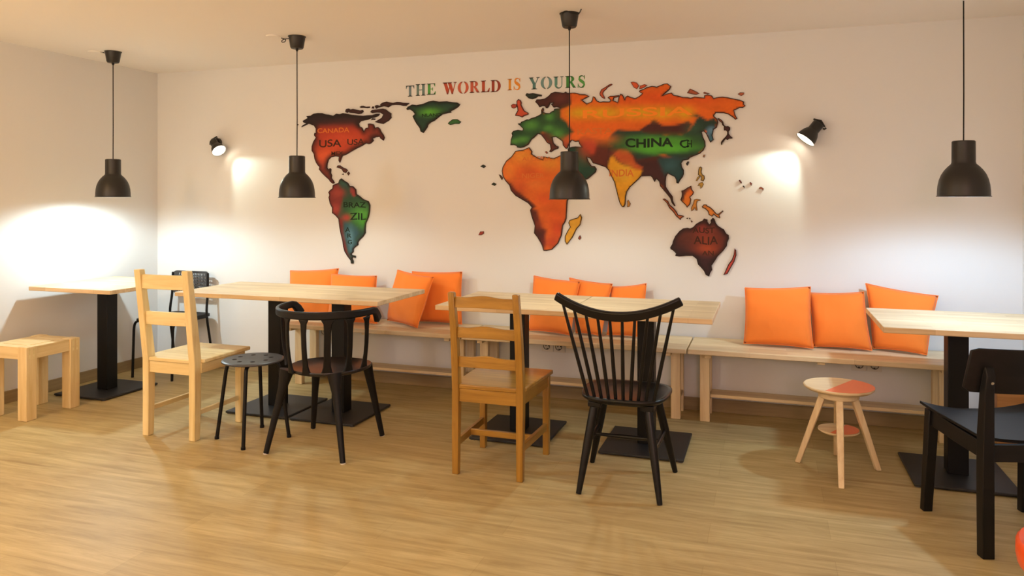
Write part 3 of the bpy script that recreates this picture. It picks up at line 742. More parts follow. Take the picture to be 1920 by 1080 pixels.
# ------------------------------------------------------------------ perforated steel chair in the corner
def corner_chair():
    gs = M['greysteel']
    t = thing('metal_chair', (0.412, -0.262, 0), 'slim black metal chair with a perforated back, in the corner', 'chair')
    t.scale = (0.90, 1.12, 1.0)
    # seat: rounded dished plate
    def rr(hx, hy, r, n=8):
        out = []
        for cx_, cy_, a0 in ((hx-r, hy-r, 0), (-hx+r, hy-r, 90), (-hx+r, -hy+r, 180), (hx-r, -hy+r, 270)):
            for k in range(n+1):
                a = R(a0+90*k/n); out.append((cx_+r*math.cos(a), cy_+r*math.sin(a)))
        return out
    rings = []
    for k, z in ((0.05, 0.438), (0.8, 0.440), (0.95, 0.448), (1.0, 0.444), (1.0, 0.425), (0.98, 0.424), (0.8, 0.432), (0.05, 0.430)):
        rings.append([(x*k, y*k, z) for x, y in rr(0.205, 0.195, 0.06)])
    MB().loft(rings).build('seat', M['blackmetal'], t, ang=50)
    for s in (-1, 1):
        p = [(s*0.190, 0.155, 0.765), (s*0.193, 0.150, 0.60), (s*0.200, 0.135, 0.44), (s*0.206, 0.165, 0.22), (s*0.208, 0.195, 0.004)]
        MB().tube(smoothpath(p, 5), 0.0095, 12).build('back_leg', M['blackmetal'], t)
        q = [(s*0.200, 0.140, 0.425), (s*0.201, -0.10, 0.425), (s*0.202, -0.160, 0.420), (s*0.203, -0.180, 0.400), (s*0.204, -0.186, 0.36), (s*0.206, -0.196, 0.004)]
        MB().tube(q[:1]+smoothpath(q[1:5], 4)+q[5:], 0.0095, 12).build('front_leg', M['blackmetal'], t)
    MB().tube([(-0.20, 0.138, 0.432), (0.20, 0.138, 0.432)], 0.008, 10).build('cross_bar', M['blackmetal'], t)
    # perforated back plate: grid of cells with rhombic holes
    bm = bmesh.new(); X0, X1, Z0, Z1 = -0.186, 0.186, 0.600, 0.772
    def skin(x, z):
        f = (z-Z0)/(Z1-Z0); u = x/0.19
        k = 0.04
        return Vector((x, 0.148 + 0.010*f + 0.022*(1-u*u), z))
    es = []
    outl = [(x, z+(Z0+Z1)/2) for x, z in rr(0.196, 0.090, 0.038, 6)]
    loops = [outl]
    for r in range(6):
        for c in range(18):
            hx = -0.153 + 0.018*c; hz = 0.622 + 0.0255*r
            if (r in (0, 5)) and c in (0, 17): continue
            sk = 0.002
            loops.append([(hx-0.0058-sk, hz-0.0085), (hx+0.0058-sk, hz-0.0085), (hx+0.0058+sk, hz+0.0085), (hx-0.0058+sk, hz+0.0085)])
    for lp in loops:
        vs = [bm.verts.new((x, 0, z)) for x, z in lp]
        es += [bm.edges.new((vs[i], vs[(i+1) % len(vs)])) for i in range(len(vs))]
    bmesh.ops.triangle_fill(bm, use_beauty=True, edges=es, normal=(0, 1, 0))
    ex = bmesh.ops.extrude_face_region(bm, geom=bm.faces[:])
    ev = set(g for g in ex['geom'] if isinstance(g, bmesh.types.BMVert))
    for v in bm.verts:
        p = skin(v.co.x, v.co.z)
        v.co = p + Vector((0, 0.006 if v in ev else 0, 0))
    mb = MB(); mb.bm.free(); mb.bm = bm
    mb.build('backrest', gs, t, ang=40)
    return t
corner_chair()

# ------------------------------------------------------------------ orange chair at bottom right and wooden box
def orange_chair():
    t = thing('shell_chair', (5.598, -2.676, 0), 'orange plastic chair of which only a rounded edge shows at the bottom right corner', 'chair')
    c = Vector((0.0, 0.0, 0.0))
    n = 40; rings = []
    for k, z in ((0.03, 0.418), (0.5, 0.422), (0.8, 0.436), (0.94, 0.456), (1.0, 0.462), (1.035, 0.452), (1.04, 0.425), (1.02, 0.40), (0.96, 0.385), (0.90, 0.392), (0.6, 0.405), (0.03, 0.408)):
        rings.append([(0.215*k*math.cos(2*PI*i/n), 0.205*k*math.sin(2*PI*i/n), z) for i in range(n)])
    MB().loft(rings).build('seat', M['orangeplastic'], t, ang=70)
    for sx in (-1, 1):
        for sy in (-1, 1):
            MB().tube([(sx*0.12, sy*0.12, 0.41), (sx*0.20, sy*0.19, 0.0)], [0.016, 0.012], 12).build('leg', M['orangeplastic'], t)
    return t
orange_chair()
def wooden_box():
    W = M['box']
    t = thing('wooden_box', (6.01, -0.17, 0), 'orange-brown wooden box on the floor in the right corner, mostly hidden by the black chair', 'box')
    w_, d_, h_ = 0.085, 0.13, 0.36
    MB().box(-w_, -d_, 0, w_, -d_+0.018, h_).build('front_panel', W['X'], t, bevel=0.002)
    MB().box(-w_, d_-0.018, 0, w_, d_, h_).build('back_panel', W['X'], t, bevel=0.002)
    for s in (-1, 1): MB().box(s*w_-0.009-s*0.009, -d_+0.018, 0, s*w_+0.009-s*0.009, d_-0.018, h_).build('side_panel', W['Y'], t, bevel=0.002)
    MB().box(-w_+0.018, -d_+0.018, 0.012, w_-0.018, d_-0.018, 0.026).build('bottom_panel', W['X'], t)
    return t
wooden_box()

# ------------------------------------------------------------------ painted world map cut-outs on the wall (millimetres on the wall plane)
PIECES={
'north america':'1402,1945 1420,1954 1446,1966 1435,1981 1471,1983 1500,1998 1535,2001 1575,1999 1599,1990 1635,1985 1670,1976 1698,1991 1726,1986 1754,1993 1789,1987 1816,1980 1851,1975 1892,1970 1926,1967 1960,1969 2001,1969 2035,1978 2062,1977 2048,1960 2018,1951 1991,1947 1960,1936 1933,1933 1902,1927 1885,1911 1892,1890 1913,1880 1923,1859 1930,1849 1947,1876 1967,1878 1964,1906 1981,1908 2011,1901 2021,1874 2045,1880 2062,1867 2075,1842 2092,1821 2101,1800 2092,1779 2068,1795 2062,1807 2028,1805 2001,1796 2011,1781 1988,1761 1971,1755 1947,1762 1913,1744 1865,1724 1823,1704 1782,1683 1747,1672 1737,1651 1725,1623 1716,1639 1719,1666 1684,1670 1649,1664 1628,1646 1617,1616 1614,1585 1628,1570 1642,1582 1649,1573 1645,1548 1656,1527 1652,1508 1670,1487 1678,1471 1669,1465 1662,1466 1642,1481 1635,1493 1603,1518 1571,1546 1546,1574 1550,1592 1535,1605 1521,1624 1507,1655 1500,1692 1482,1717 1482,1748 1496,1785 1518,1815 1503,1834 1507,1852 1518,1846 1518,1883 1503,1905 1471,1918 1449,1922 1413,1908 1388,1899 1406,1914 1435,1926 1410,1933',
'victoria':'1774,2004 1779,2021 1801,2025 1817,2017 1839,2021 1866,2015 1903,2006 1919,2010 1925,1998 1909,1985 1882,1981 1849,1989 1812,1993 1798,2003 1790,1994 1779,1997',
'baffin':'1983,1992 1999,2007 2047,2010 2089,2013 2110,2008 2131,1991 2155,1976 2152,1957 2157,1945 2136,1925 2115,1914 2089,1901 2063,1906 2021,1917 2047,1930 2079,1946 2092,1969 2068,1984 2036,1987 1999,1984',
'ellesmere':'2068,2047 2089,2058 2121,2064 2142,2058 2173,2052 2204,2058 2230,2056 2256,2049 2302,2045 2276,2027 2250,2028 2225,2034 2188,2037 2157,2036 2131,2021 2115,2026 2094,2032 2068,2026 2047,2024 2031,2016 2021,2037 2042,2041 2068,2035',
'arctic1':'1890,2033 1909,2042 1925,2041 1946,2033 1978,2034 1978,2025 1957,2023 1925,2027 1903,2027',
'arctic2':'1991,2020 1999,2033 2013,2033 2010,2016',
'arctic3':'1986,1933 1999,1946 2023,1943 2021,1934 1999,1934',
'greenland':'2279,2004 2292,2019 2327,2034 2363,2028 2419,2037 2454,2050 2494,2055 2539,2046 2599,2046 2648,2037 2678,2034 2700,2021 2687,2004 2658,1987 2628,1974 2633,1965 2604,1962 2564,1954 2534,1935 2504,1913 2474,1900 2454,1887 2444,1864 2414,1826 2394,1836 2386,1862 2363,1890 2348,1913 2330,1949 2348,1964 2333,1983 2307,2000 2286,1997',
'iceland':'2604,1887 2619,1902 2643,1917 2678,1916 2707,1897 2692,1882 2658,1883 2623,1877',
'cuba':'1695,1587 1705,1602 1726,1602 1747,1587 1775,1577 1792,1565 1775,1544 1754,1550 1740,1571 1719,1581',
'haiti':'1785,1543 1799,1555 1808,1540 1796,1525',
'jamaica':'1739,1535 1754,1541 1754,1529',
'aleutian':'1344,1919 1354,1924 1362,1919 1354,1914',
'south america':'1715,1471 1723,1493 1738,1503 1763,1486 1793,1470 1808,1447 1837,1444 1862,1421 1866,1386 1895,1370 1924,1348 1968,1332 1981,1303 1978,1258 1968,1214 1946,1169 1942,1130 1942,1098 1924,1072 1888,1040 1881,1027 1881,1008 1859,994 1841,978 1841,955 1822,939 1833,930 1859,927 1859,911 1837,917 1830,907 1841,888 1841,869 1822,868 1819,891 1793,919 1767,957 1756,992 1749,1037 1734,1089 1723,1140 1715,1199 1686,1228 1660,1244 1660,1283 1641,1315 1630,1361 1637,1380 1628,1400 1641,1416 1663,1429 1667,1455 1686,1461',
'eurasia':'3078,1722 3082,1761 3092,1788 3087,1806 3101,1821 3134,1827 3166,1821 3171,1832 3148,1855 3131,1869 3152,1872 3157,1881 3175,1887 3199,1897 3212,1895 3231,1905 3258,1911 3290,1925 3302,1933 3300,1957 3313,1974 3318,1961 3313,1944 3331,1936 3359,1933 3377,1946 3390,1950 3393,1962 3413,1963 3432,1964 3426,1968 3408,1973 3388,1971 3370,1994 3390,2004 3365,2003 3354,1981 3345,1969 3334,1969 3327,1982 3309,1985 3288,1977 3277,1995 3258,2014 3268,2031 3295,2030 3327,2035 3350,2049 3372,2070 3399,2077 3431,2072 3460,2067 3473,2075 3484,2065 3507,2066 3538,2065 3573,2054 3608,2051 3635,2037 3613,2025 3586,2013 3595,2007 3618,1988 3647,1998 3655,2010 3660,2035 3673,2030 3686,2006 3707,1996 3730,1998 3771,1995 3779,2000 3771,2013 3758,2021 3776,2033 3802,2032 3835,2035 3832,2025 3802,2019 3797,2001 3827,1989 3832,2018 3845,2044 3860,2037 3870,2016 3875,2003 3878,2021 3893,2030 3913,2019 3943,2010 3968,2022 3988,2038 3966,2052 3973,2061 3998,2068 4018,2079 4053,2085 4082,2079 4084,2079 4099,2085 4129,2096 4151,2097 4175,2077 4165,2057 4138,2036 4119,2020 4148,2031 4177,2037 4192,2019 4221,2014 4250,2004 4279,2002 4298,1997 4322,2004 4350,2000 4383,1994 4381,2008 4402,2015 4430,2006 4440,1989 4468,1995 4496,1996 4528,1990 4561,1981 4598,1972 4625,1959 4623,1943 4634,1933 4616,1921 4598,1922 4565,1907 4572,1880 4584,1855 4572,1849 4556,1864 4528,1884 4501,1892 4454,1896 4440,1877 4463,1855 4468,1835 4459,1802 4440,1790 4433,1754 4440,1725 4419,1708 4409,1730 4393,1765 4379,1780 4367,1778 4374,1746 4388,1716 4390,1687 4379,1661 4355,1639 4307,1620 4291,1612 4283,1602 4251,1597 4239,1580 4243,1556 4255,1535 4255,1510 4247,1490 4231,1469 4220,1449 4208,1453 4206,1474 4196,1492 4174,1503 4153,1515 4143,1495 4139,1462 4141,1429 4162,1395 4184,1366 4186,1337 4202,1304 4194,1304 4178,1325 4168,1354 4149,1379 4125,1408 4104,1433 4098,1462 4080,1481 4068,1460 4053,1489 4042,1499 4012,1499 3981,1497 3965,1479 3940,1456 3909,1428 3888,1397 3880,1361 3877,1314 3869,1296 3856,1296 3841,1319 3830,1355 3817,1408 3804,1460 3783,1502 3767,1538 3746,1560 3709,1573 3677,1584 3661,1587 3642,1619 3618,1630 3628,1603 3650,1571 3671,1569 3685,1550 3679,1529 3655,1508 3628,1485 3607,1477 3585,1485 3558,1522 3525,1583 3499,1641 3487,1682 3493,1695 3516,1701 3542,1703 3582,1699 3567,1719 3562,1736 3538,1734 3516,1745 3507,1738 3498,1721 3484,1691 3473,1689 3453,1713 3451,1737 3431,1753 3404,1771 3379,1769 3386,1732 3404,1712 3422,1705 3420,1692 3395,1684 3368,1667 3356,1672 3368,1689 3363,1719 3341,1733 3322,1760 3300,1787 3277,1796 3249,1770 3231,1758 3208,1723 3175,1706 3148,1702 3127,1705 3124,1716 3101,1723',
'britain':'3113,1925 3117,1938 3131,1959 3129,1981 3124,2004 3124,2026 3136,2039 3152,2031 3159,2013 3157,1998 3171,1971 3180,1957 3208,1941 3208,1930 3180,1922 3162,1912 3138,1921',
'ireland':'3080,1997 3096,2009 3120,2004 3124,1986 3101,1976 3087,1981',
'north isle':'3185,2065 3196,2078 3212,2073 3240,2076 3268,2069 3304,2062 3302,2051 3277,2052 3263,2042 3235,2034 3208,2042',
'sicily':'3325,1672 3336,1676 3347,1663 3338,1657',
'africa':'3022,1573 3048,1615 3086,1643 3116,1682 3169,1688 3214,1705 3236,1676 3232,1659 3273,1633 3314,1618 3317,1641 3347,1633 3391,1627 3441,1648 3485,1654 3521,1650 3535,1607 3549,1559 3563,1510 3592,1475 3606,1461 3599,1440 3556,1405 3513,1371 3485,1339 3481,1287 3477,1217 3470,1196 3452,1168 3445,1105 3420,1048 3376,1005 3339,997 3317,997 3306,1032 3295,1053 3273,1088 3249,1116 3255,1166 3232,1229 3221,1272 3232,1293 3206,1321 3154,1350 3116,1371 3082,1407 3071,1443 3041,1476 3022,1508 3016,1544',
'madagascar':'3574,1249 3585,1225 3574,1176 3549,1148 3521,1092 3481,1041 3467,1063 3467,1098 3485,1133 3503,1161 3492,1189 3499,1207 3528,1217 3556,1225',
'mauritius':'3560,1093 3571,1107 3579,1089 3569,1075 3558,1082',
'atl1':'2852,1579 2875,1591 2896,1580 2879,1567',
'atl2':'2991,1521 3006,1515 3022,1497 3014,1481 3003,1497',
'atl3':'2935,1452 2953,1465 2974,1454 2960,1441',
'atl4':'2839,1095 2852,1121 2879,1123 2879,1107 2860,1096',
'novaya':'3704,2053 3708,2064 3717,2081 3730,2086 3737,2091 3752,2099 3766,2108 3783,2114 3791,2110 3783,2102 3768,2095 3756,2087 3750,2078 3735,2066 3728,2055 3730,2043 3737,2030 3743,2019 3734,2016 3719,2025 3706,2040',
'sev1':'3911,2117 3928,2120 3953,2112 3966,2092 3953,2070 3933,2081',
'sev2':'3968,2070 3973,2091 4003,2100 4021,2092 4003,2080 3983,2071',
'sib1':'4274,2030 4293,2057 4322,2043 4353,2024 4331,2016 4303,2022',
'sib2':'4374,2026 4383,2032 4416,2021 4407,2018 4383,2020',
'sib3':'4586,2009 4600,2019 4625,2017 4623,2005 4607,1996',
'japan':'4463,1861 4473,1861 4486,1852 4497,1841 4503,1821 4508,1812 4517,1808 4528,1810 4541,1800 4541,1787 4532,1776 4532,1763 4538,1752 4557,1734 4549,1730 4536,1731 4524,1722 4513,1729 4503,1716 4494,1705 4490,1691 4485,1695 4485,1710 4499,1729 4513,1742 4522,1755 4523,1772 4515,1783 4503,1783 4502,1799 4503,1808 4492,1817 4490,1830 4478,1841 4467,1852',
'hainan':'4267,1576 4279,1592 4288,1588 4283,1572 4275,1563',
'taiwan':'4373,1621 4379,1633 4387,1631 4381,1613',
'luzon':'4345,1530 4349,1550 4359,1557 4369,1550 4365,1521 4371,1505 4383,1499 4385,1480 4377,1462 4359,1468 4363,1489 4343,1505',
'palawan':'4329,1466 4339,1489 4351,1497 4355,1491 4337,1464',
'mindanao':'4339,1432 4351,1452 4371,1458 4379,1444 4369,1423 4359,1415 4355,1436',
'borneo':'4239,1403 4255,1407 4279,1424 4301,1435 4305,1411 4318,1395 4313,1378 4295,1362 4301,1346 4295,1317 4275,1294 4265,1311 4243,1331 4233,1344 4241,1366 4243,1383',
'sulawesi':'4301,1272 4299,1292 4311,1317 4319,1346 4335,1350 4359,1346 4359,1340 4339,1335 4335,1317 4339,1276 4329,1276 4323,1292 4311,1276',
'sumatra':'4119,1350 4133,1352 4155,1337 4166,1312 4190,1292 4210,1267 4218,1249 4243,1245 4257,1237 4239,1226 4233,1214 4218,1228 4206,1238 4186,1267 4162,1292 4145,1325',
'guinea':'4367,1301 4379,1315 4395,1315 4403,1305 4418,1299 4438,1281 4458,1256 4466,1254 4497,1278 4499,1271 4475,1246 4481,1234 4477,1226 4454,1238 4442,1252 4430,1238 4411,1248 4403,1272 4387,1287 4371,1293',
'isl1':'4270,1226 4279,1230 4280,1222 4274,1222',
'isl2':'4286,1229 4295,1227 4294,1218 4289,1221',
'isl3':'4299,1214 4311,1204 4304,1198 4299,1206',
'australia':'4169,1038 4182,1059 4186,1078 4200,1110 4227,1143 4251,1161 4278,1165 4293,1161 4312,1169 4332,1191 4355,1205 4370,1211 4381,1225 4402,1219 4402,1204 4414,1188 4423,1200 4421,1216 4435,1231 4446,1222 4452,1200 4465,1181 4484,1168 4502,1158 4517,1131 4532,1122 4534,1100 4523,1073 4521,1053 4502,1026 4484,1006 4465,986 4446,954 4427,926 4431,899 4419,879 4412,857 4391,867 4381,890 4362,913 4343,932 4334,967 4309,986 4270,985 4227,980 4200,983 4206,999 4184,1019 4171,1026',
'zealand':'4568,1039 4577,1027 4579,996 4566,954 4544,914 4525,877 4500,870 4514,902 4529,937 4551,969 4562,1000',
'pac1':'4593,1465 4599,1471 4610,1457 4611,1448 4604,1449',
'pac2':'4615,1431 4622,1434 4628,1426 4627,1416',
'pac3':'4657,1452 4663,1456 4673,1446 4667,1431 4662,1442',
'pac4':'4713,1412 4717,1423 4726,1426 4742,1414 4738,1400 4729,1412',
'lanka':'3888,1335 3896,1345 3911,1319 3903,1298 3888,1296 3890,1319'}
PAINT={
'scand':'3254,1963 3254,2042 3359,2086 3504,2079 3508,1988 3476,1968 3440,1956 3404,1969 3359,1959',
'europe':'3073,1691 3078,1895 3295,1984 3322,1935 3390,1971 3440,1965 3440,1904 3476,1873 3529,1802 3498,1781 3467,1734 3440,1731 3377,1780 3313,1804 3258,1775 3175,1693',
'balkan':'3449,1730 3476,1769 3511,1785 3511,1738 3476,1682',
'italy':'3295,1791 3336,1803 3377,1789 3431,1709 3422,1683 3359,1663 3350,1733',
'midred':'3542,1730 3590,1767 3668,1752 3761,1742 3771,1714 3832,1667 3812,1607 3772,1638 3762,1538 3725,1555 3655,1582 3580,1694',
'redarea':'3584,1754 3663,1752 3689,1721 3668,1650 3647,1650 3611,1702',
'arabia':'3476,1674 3493,1708 3582,1704 3635,1627 3618,1630 3650,1571 3687,1560 3682,1524 3601,1472 3476,1579 3476,1670',
'china':'3761,1742 3792,1784 3827,1808 3893,1801 3978,1799 4114,1770 4143,1762 4240,1764 4298,1792 4341,1869 4288,1890 4336,1891 4402,1847 4445,1865 4468,1835 4445,1788 4383,1785 4393,1687 4336,1630 4283,1609 4202,1610 4129,1636 3960,1608 3914,1645 3867,1677 3804,1689 3762,1716',
'chinalite':'3883,1751 3953,1760 4114,1745 4143,1752 4240,1740 4288,1729 4298,1689 4279,1655 4192,1652 4119,1649 4073,1637 4001,1649 3950,1665 3898,1697 3919,1738',
'mongolia':'3973,1804 4013,1828 4043,1842 4060,1869 4077,1861 4114,1830 4138,1826 4192,1825 4245,1838 4283,1851 4303,1831 4269,1773 4192,1751 4119,1768 4003,1783',
'nepal':'3804,1647 3835,1673 3888,1667 3929,1630 3945,1583 3991,1556 3981,1536 3940,1541 3898,1568 3846,1584',
'india':'3778,1627 3799,1635 3825,1600 3867,1574 3898,1568 3940,1541 3986,1536 3965,1479 3909,1423 3888,1387 3877,1293 3851,1293 3825,1366 3783,1491 3764,1565',
'burma':'3986,1551 3950,1598 4022,1592 4088,1601 4119,1544 4144,1488 4141,1491 4141,1429 4190,1362 4206,1300 4178,1313 4096,1462 4053,1448 4037,1499 3981,1495',
'seasia':'4088,1601 4103,1621 4224,1629 4202,1614 4291,1617 4259,1498 4218,1441 4145,1511 4141,1462 4144,1468 4113,1550',
'korea':'4393,1799 4440,1802 4445,1725 4416,1701 4402,1740',
'southbase':'3762,1690 3919,1697 4124,1621 4282,1618 4282,1446 4124,1447 3919,1449 3751,1533',
'safrica':'3214,1286 3273,1272 3288,1201 3303,1159 3339,1138 3332,1089 3339,1047 3317,990 3199,987',
'wafrica':'3037,1486 3071,1447 3082,1404 3116,1368 3154,1346 3206,1318 3232,1289 3214,1265 3266,1300 3214,1343 3161,1378 3116,1414 3086,1454',
'brazil':'1734,1348 1808,1373 1873,1373 1989,1328 1975,1156 1953,1156 1888,1155 1830,1180 1800,1232 1734,1231',
'andes':'1622,1471 1712,1464 1756,1412 1749,1335 1726,1283 1712,1218 1756,1193 1756,1121 1778,1025 1793,961 1815,910 1756,941 1712,1192 1607,1243',
'argent':'1763,1180 1815,1174 1873,1142 1888,1091 1851,1052 1881,1014 1844,975 1837,936 1800,948 1778,1051',
'guyana':'1811,1451 1873,1450 1873,1386 1844,1367 1819,1405',
'nadark':'1370,2024 2109,1996 2109,1901 1906,1907 1892,1872 1823,1892 1726,1895 1564,1897 1514,1883 1500,1809 1571,1783 1543,1734 1550,1660 1543,1599 1471,1637 1471,1822 1500,1896 1370,1887',
'borneodark':'4235,1403 4303,1440 4307,1415 4275,1391 4259,1366 4251,1333 4227,1342'}
BASE={'north america': (176, 52, 28), 'greenland': (38, 62, 42), 'south america': (48, 72, 50), 'eurasia': (236, 98, 22), 'africa': (226, 98, 28), 'australia': (62, 28, 25), 'victoria': (66, 32, 28), 'baffin': (66, 32, 28), 'ellesmere': (66, 32, 28), 'arctic1': (66, 32, 28), 'arctic2': (66, 32, 28), 'arctic3': (66, 32, 28), 'aleutian': (66, 32, 28), 'cuba': (98, 46, 32), 'haiti': (98, 46, 32), 'jamaica': (98, 46, 32), 'iceland': (58, 100, 42), 'britain': (212, 76, 42), 'ireland': (180, 66, 42), 'north isle': (42, 48, 34), 'sicily': (175, 78, 48), 'madagascar': (228, 152, 40), 'mauritius': (145, 62, 40), 'atl1': (45, 50, 36), 'atl3': (45, 52, 36), 'atl2': (98, 58, 38), 'atl4': (170, 62, 42), 'novaya': (206, 86, 48), 'sev1': (216, 82, 38), 'sev2': (214, 82, 38), 'sib1': (180, 84, 48), 'sib2': (170, 80, 48), 'sib3': (190, 92, 52), 'japan': (72, 33, 30), 'hainan': (62, 52, 42), 'taiwan': (185, 115, 65), 'luzon': (188, 134, 54), 'palawan': (196, 140, 58), 'mindanao': (198, 140, 54), 'borneo': (224, 112, 32), 'sulawesi': (218, 132, 48), 'sumatra': (204, 96, 48), 'guinea': (224, 122, 42), 'isl1': (120, 70, 46), 'isl2': (120, 70, 46), 'isl3': (124, 72, 46), 'zealand': (198, 66, 48), 'pac1': (150, 62, 48), 'pac2': (66, 60, 40), 'pac3': (158, 68, 50), 'pac4': (190, 96, 60), 'lanka': (208, 134, 54)}
POLY={'eurasia': [('scand', (78, 33, 24), 9), ('europe', (38, 68, 36), 12), ('balkan', (150, 58, 36), 10), ('italy', (100, 45, 32), 8), ('midred', (98, 38, 24), 12), ('redarea', (190, 62, 34), 16), ('southbase', (80, 34, 26), 8), ('arabia', (32, 60, 40), 8), ('china', (40, 56, 40), 9), ('chinalite', (76, 136, 42), 20), ('mongolia', (76, 32, 26), 7), ('burma', (66, 30, 27), 10), ('seasia', (38, 64, 58), 12), ('nepal', (196, 80, 32), 10), ('india', (234, 150, 28), 8), ('korea', (72, 104, 110), 8)], 'north america': [('nadark', (50, 29, 27), 34)], 'south america': [('brazil', (48, 76, 46), 14), ('andes', (126, 42, 32), 14), ('argent', (50, 78, 74), 14), ('guyana', (160, 56, 44), 8)], 'africa': [('wafrica', (74, 30, 22), 9), ('safrica', (78, 32, 24), 14)], 'borneo': [('borneodark', (78, 44, 34), 6)]}
EDGE={'greenland': (30, 0.8), 'south america': (18, 0.8), 'eurasia': (9, 0.85), 'africa': (10, 0.85), 'australia': (34, 0.75), 'north america': (44, 0.78)}
BLOB={
'north america':[(1746, 1741, 225, 104, (205, 66, 32), 1.0), (1599, 1676, 92, 56, (225, 85, 40), 1.0), (1792, 1792, 135, 40, (210, 72, 36), 0.8), (2016, 1833, 79, 47, (120, 48, 32), 0.8), (1664, 1562, 92, 64, (110, 48, 30), 0.9), (1927, 1725, 107, 36, (72, 34, 26), 0.9), (2016, 1786, 70, 31, (76, 34, 26), 0.7), (1746, 1681, 73, 24, (84, 36, 26), 0.7)],
'greenland':[(2468, 1973, 79, 27, (96, 158, 42), 0.9)],
'south america':[(1909, 1231, 80, 63, (92, 158, 55), 1.0), (1940, 1184, 44, 39, (80, 150, 40), 1.0), (1792, 1461, 45, 32, (55, 80, 60), 1.0), (1710, 1394, 55, 32, (165, 60, 42), 1.0), (1691, 1274, 37, 40, (170, 60, 45), 1.0), (1783, 1211, 36, 24, (180, 60, 45), 1.0), (1814, 1084, 45, 48, (84, 118, 112), 0.6), (1823, 1044, 18, 79, (112, 142, 138), 0.6)],
'eurasia':[(3576, 1929, 87, 39, (226, 158, 22), 0.95), (3747, 1922, 93, 39, (226, 158, 22), 0.95), (3958, 1915, 104, 38, (226, 158, 22), 0.95), (4131, 1908, 88, 38, (226, 158, 22), 0.95), (4266, 1903, 47, 38, (226, 158, 22), 0.95), (3906, 2018, 104, 42, (226, 72, 18), 0.6), (4062, 2011, 102, 42, (226, 72, 18), 0.6), (4198, 2005, 101, 41, (226, 72, 18), 0.6), (4382, 1997, 98, 41, (226, 72, 18), 0.6), (3529, 1748, 88, 29, (240, 105, 35), 0.6), (3657, 1769, 86, 28, (240, 105, 35), 0.6), (3747, 1742, 85, 28, (240, 105, 35), 0.6), (3229, 1854, 53, 33, (88, 142, 52), 0.85), (3171, 1760, 46, 22, (88, 142, 52), 0.85), (3361, 1911, 30, 29, (88, 142, 52), 0.85), (3418, 1794, 45, 32, (88, 142, 52), 0.85), (3354, 1832, 38, 22, (88, 142, 52), 0.85), (3113, 1747, 31, 18, (88, 142, 52), 0.85), (3436, 2028, 52, 29, (110, 48, 36), 0.7), (3620, 1699, 44, 36, (195, 66, 34), 0.8), (3602, 1646, 36, 43, (185, 60, 32), 0.7), (3853, 1641, 49, 28, (200, 84, 32), 0.8), (3584, 1611, 44, 57, (45, 80, 52), 0.6), (4079, 1720, 203, 35, (86, 150, 44), 0.9), (4148, 1677, 185, 24, (92, 170, 45), 0.9), (4316, 1803, 53, 27, (52, 78, 50), 0.8), (3871, 1518, 49, 49, (226, 170, 50), 0.6), (4175, 1566, 47, 34, (62, 95, 88), 0.6), (4425, 1789, 20, 20, (110, 135, 140), 0.8), (3924, 1738, 70, 28, (60, 100, 48), 0.7)],
'africa':[(3163, 1647, 84, 51, (238, 142, 42), 0.8), (3361, 1596, 82, 51, (236, 140, 38), 0.8), (3074, 1553, 39, 59, (240, 130, 40), 0.7), (3229, 1525, 99, 37, (218, 78, 26), 0.7), (3248, 1452, 76, 29, (235, 115, 40), 0.7), (3152, 1434, 54, 51, (205, 70, 28), 0.6), (3399, 1252, 89, 87, (222, 82, 28), 0.7), (3418, 1144, 52, 65, (205, 60, 26), 0.8), (3380, 1053, 52, 43, (190, 54, 30), 0.8), (3324, 1354, 60, 36, (228, 80, 30), 0.7), (3125, 1354, 46, 51, (70, 30, 22), 0.75), (3074, 1435, 31, 29, (96, 40, 24), 0.6), (3190, 1269, 38, 29, (80, 34, 24), 0.7), (3286, 1179, 30, 29, (150, 52, 28), 0.7)],
'australia':[(4382, 1096, 111, 47, (140, 52, 26), 1.0), (4402, 1035, 72, 34, (165, 62, 28), 1.0), (4365, 1157, 46, 34, (150, 50, 34), 0.8), (4276, 1101, 60, 48, (92, 40, 26), 0.8), (4434, 1151, 33, 34, (140, 56, 34), 0.7)],
'japan':[(4480, 1845, 26, 27, (215, 100, 50), 1.0)],
'borneo':[(4302, 1387, 27, 27, (225, 95, 35), 0.8)]}
WORDS=[('north america', 'CANADA', 1534, 1847, 276, 36, 'inkamber2'), ('north america', 'USA', 1548, 1741, 194, 56, 'inkdark'), ('north america', 'USA', 1792, 1752, 144, 44, 'inkdark'), ('north america', 'MEX', 1655, 1679, 101, 28, 'inkdark'), ('south america', 'BRAZ', 1760, 1286, 189, 40, 'inkgreen'), ('south america', 'ZIL', 1814, 1195, 135, 52, 'inkgreen'), ('south america', 'A', 1774, 1103, 41, 36, 'inkgreen'), ('south america', 'R', 1792, 1060, 36, 32, 'inkgreen'), ('south america', 'G', 1796, 1012, 36, 32, 'inkgreen'), ('eurasia', 'RUSSIA', 3591, 1889, 718, 57, 'inkamber'), ('eurasia', 'KASTA', 3554, 1783, 238, 39, 'inkamber2'), ('eurasia', 'CHINA', 3878, 1686, 310, 60, 'inkgreen'), ('eurasia', 'C', 4229, 1679, 60, 51, 'inkgreen'), ('eurasia', 'H', 4276, 1681, 30, 48, 'inkgreen'), ('eurasia', 'INDIA', 3772, 1498, 162, 46, 'inkamber2'), ('africa', 'NIGER', 3163, 1493, 160, 33, 'inkamber2'), ('africa', 'ALGERIA', 3163, 1610, 213, 29, 'inkamber2'), ('australia', 'AUST', 4309, 1132, 138, 37, 'inkdark'), ('australia', 'ALIA', 4316, 1061, 151, 51, 'inkdark'), ('australia', 'AN', 4369, 990, 72, 31, 'inkdark'), ('greenland', 'NLAND', 2405, 1941, 151, 23, 'inkgreen')]
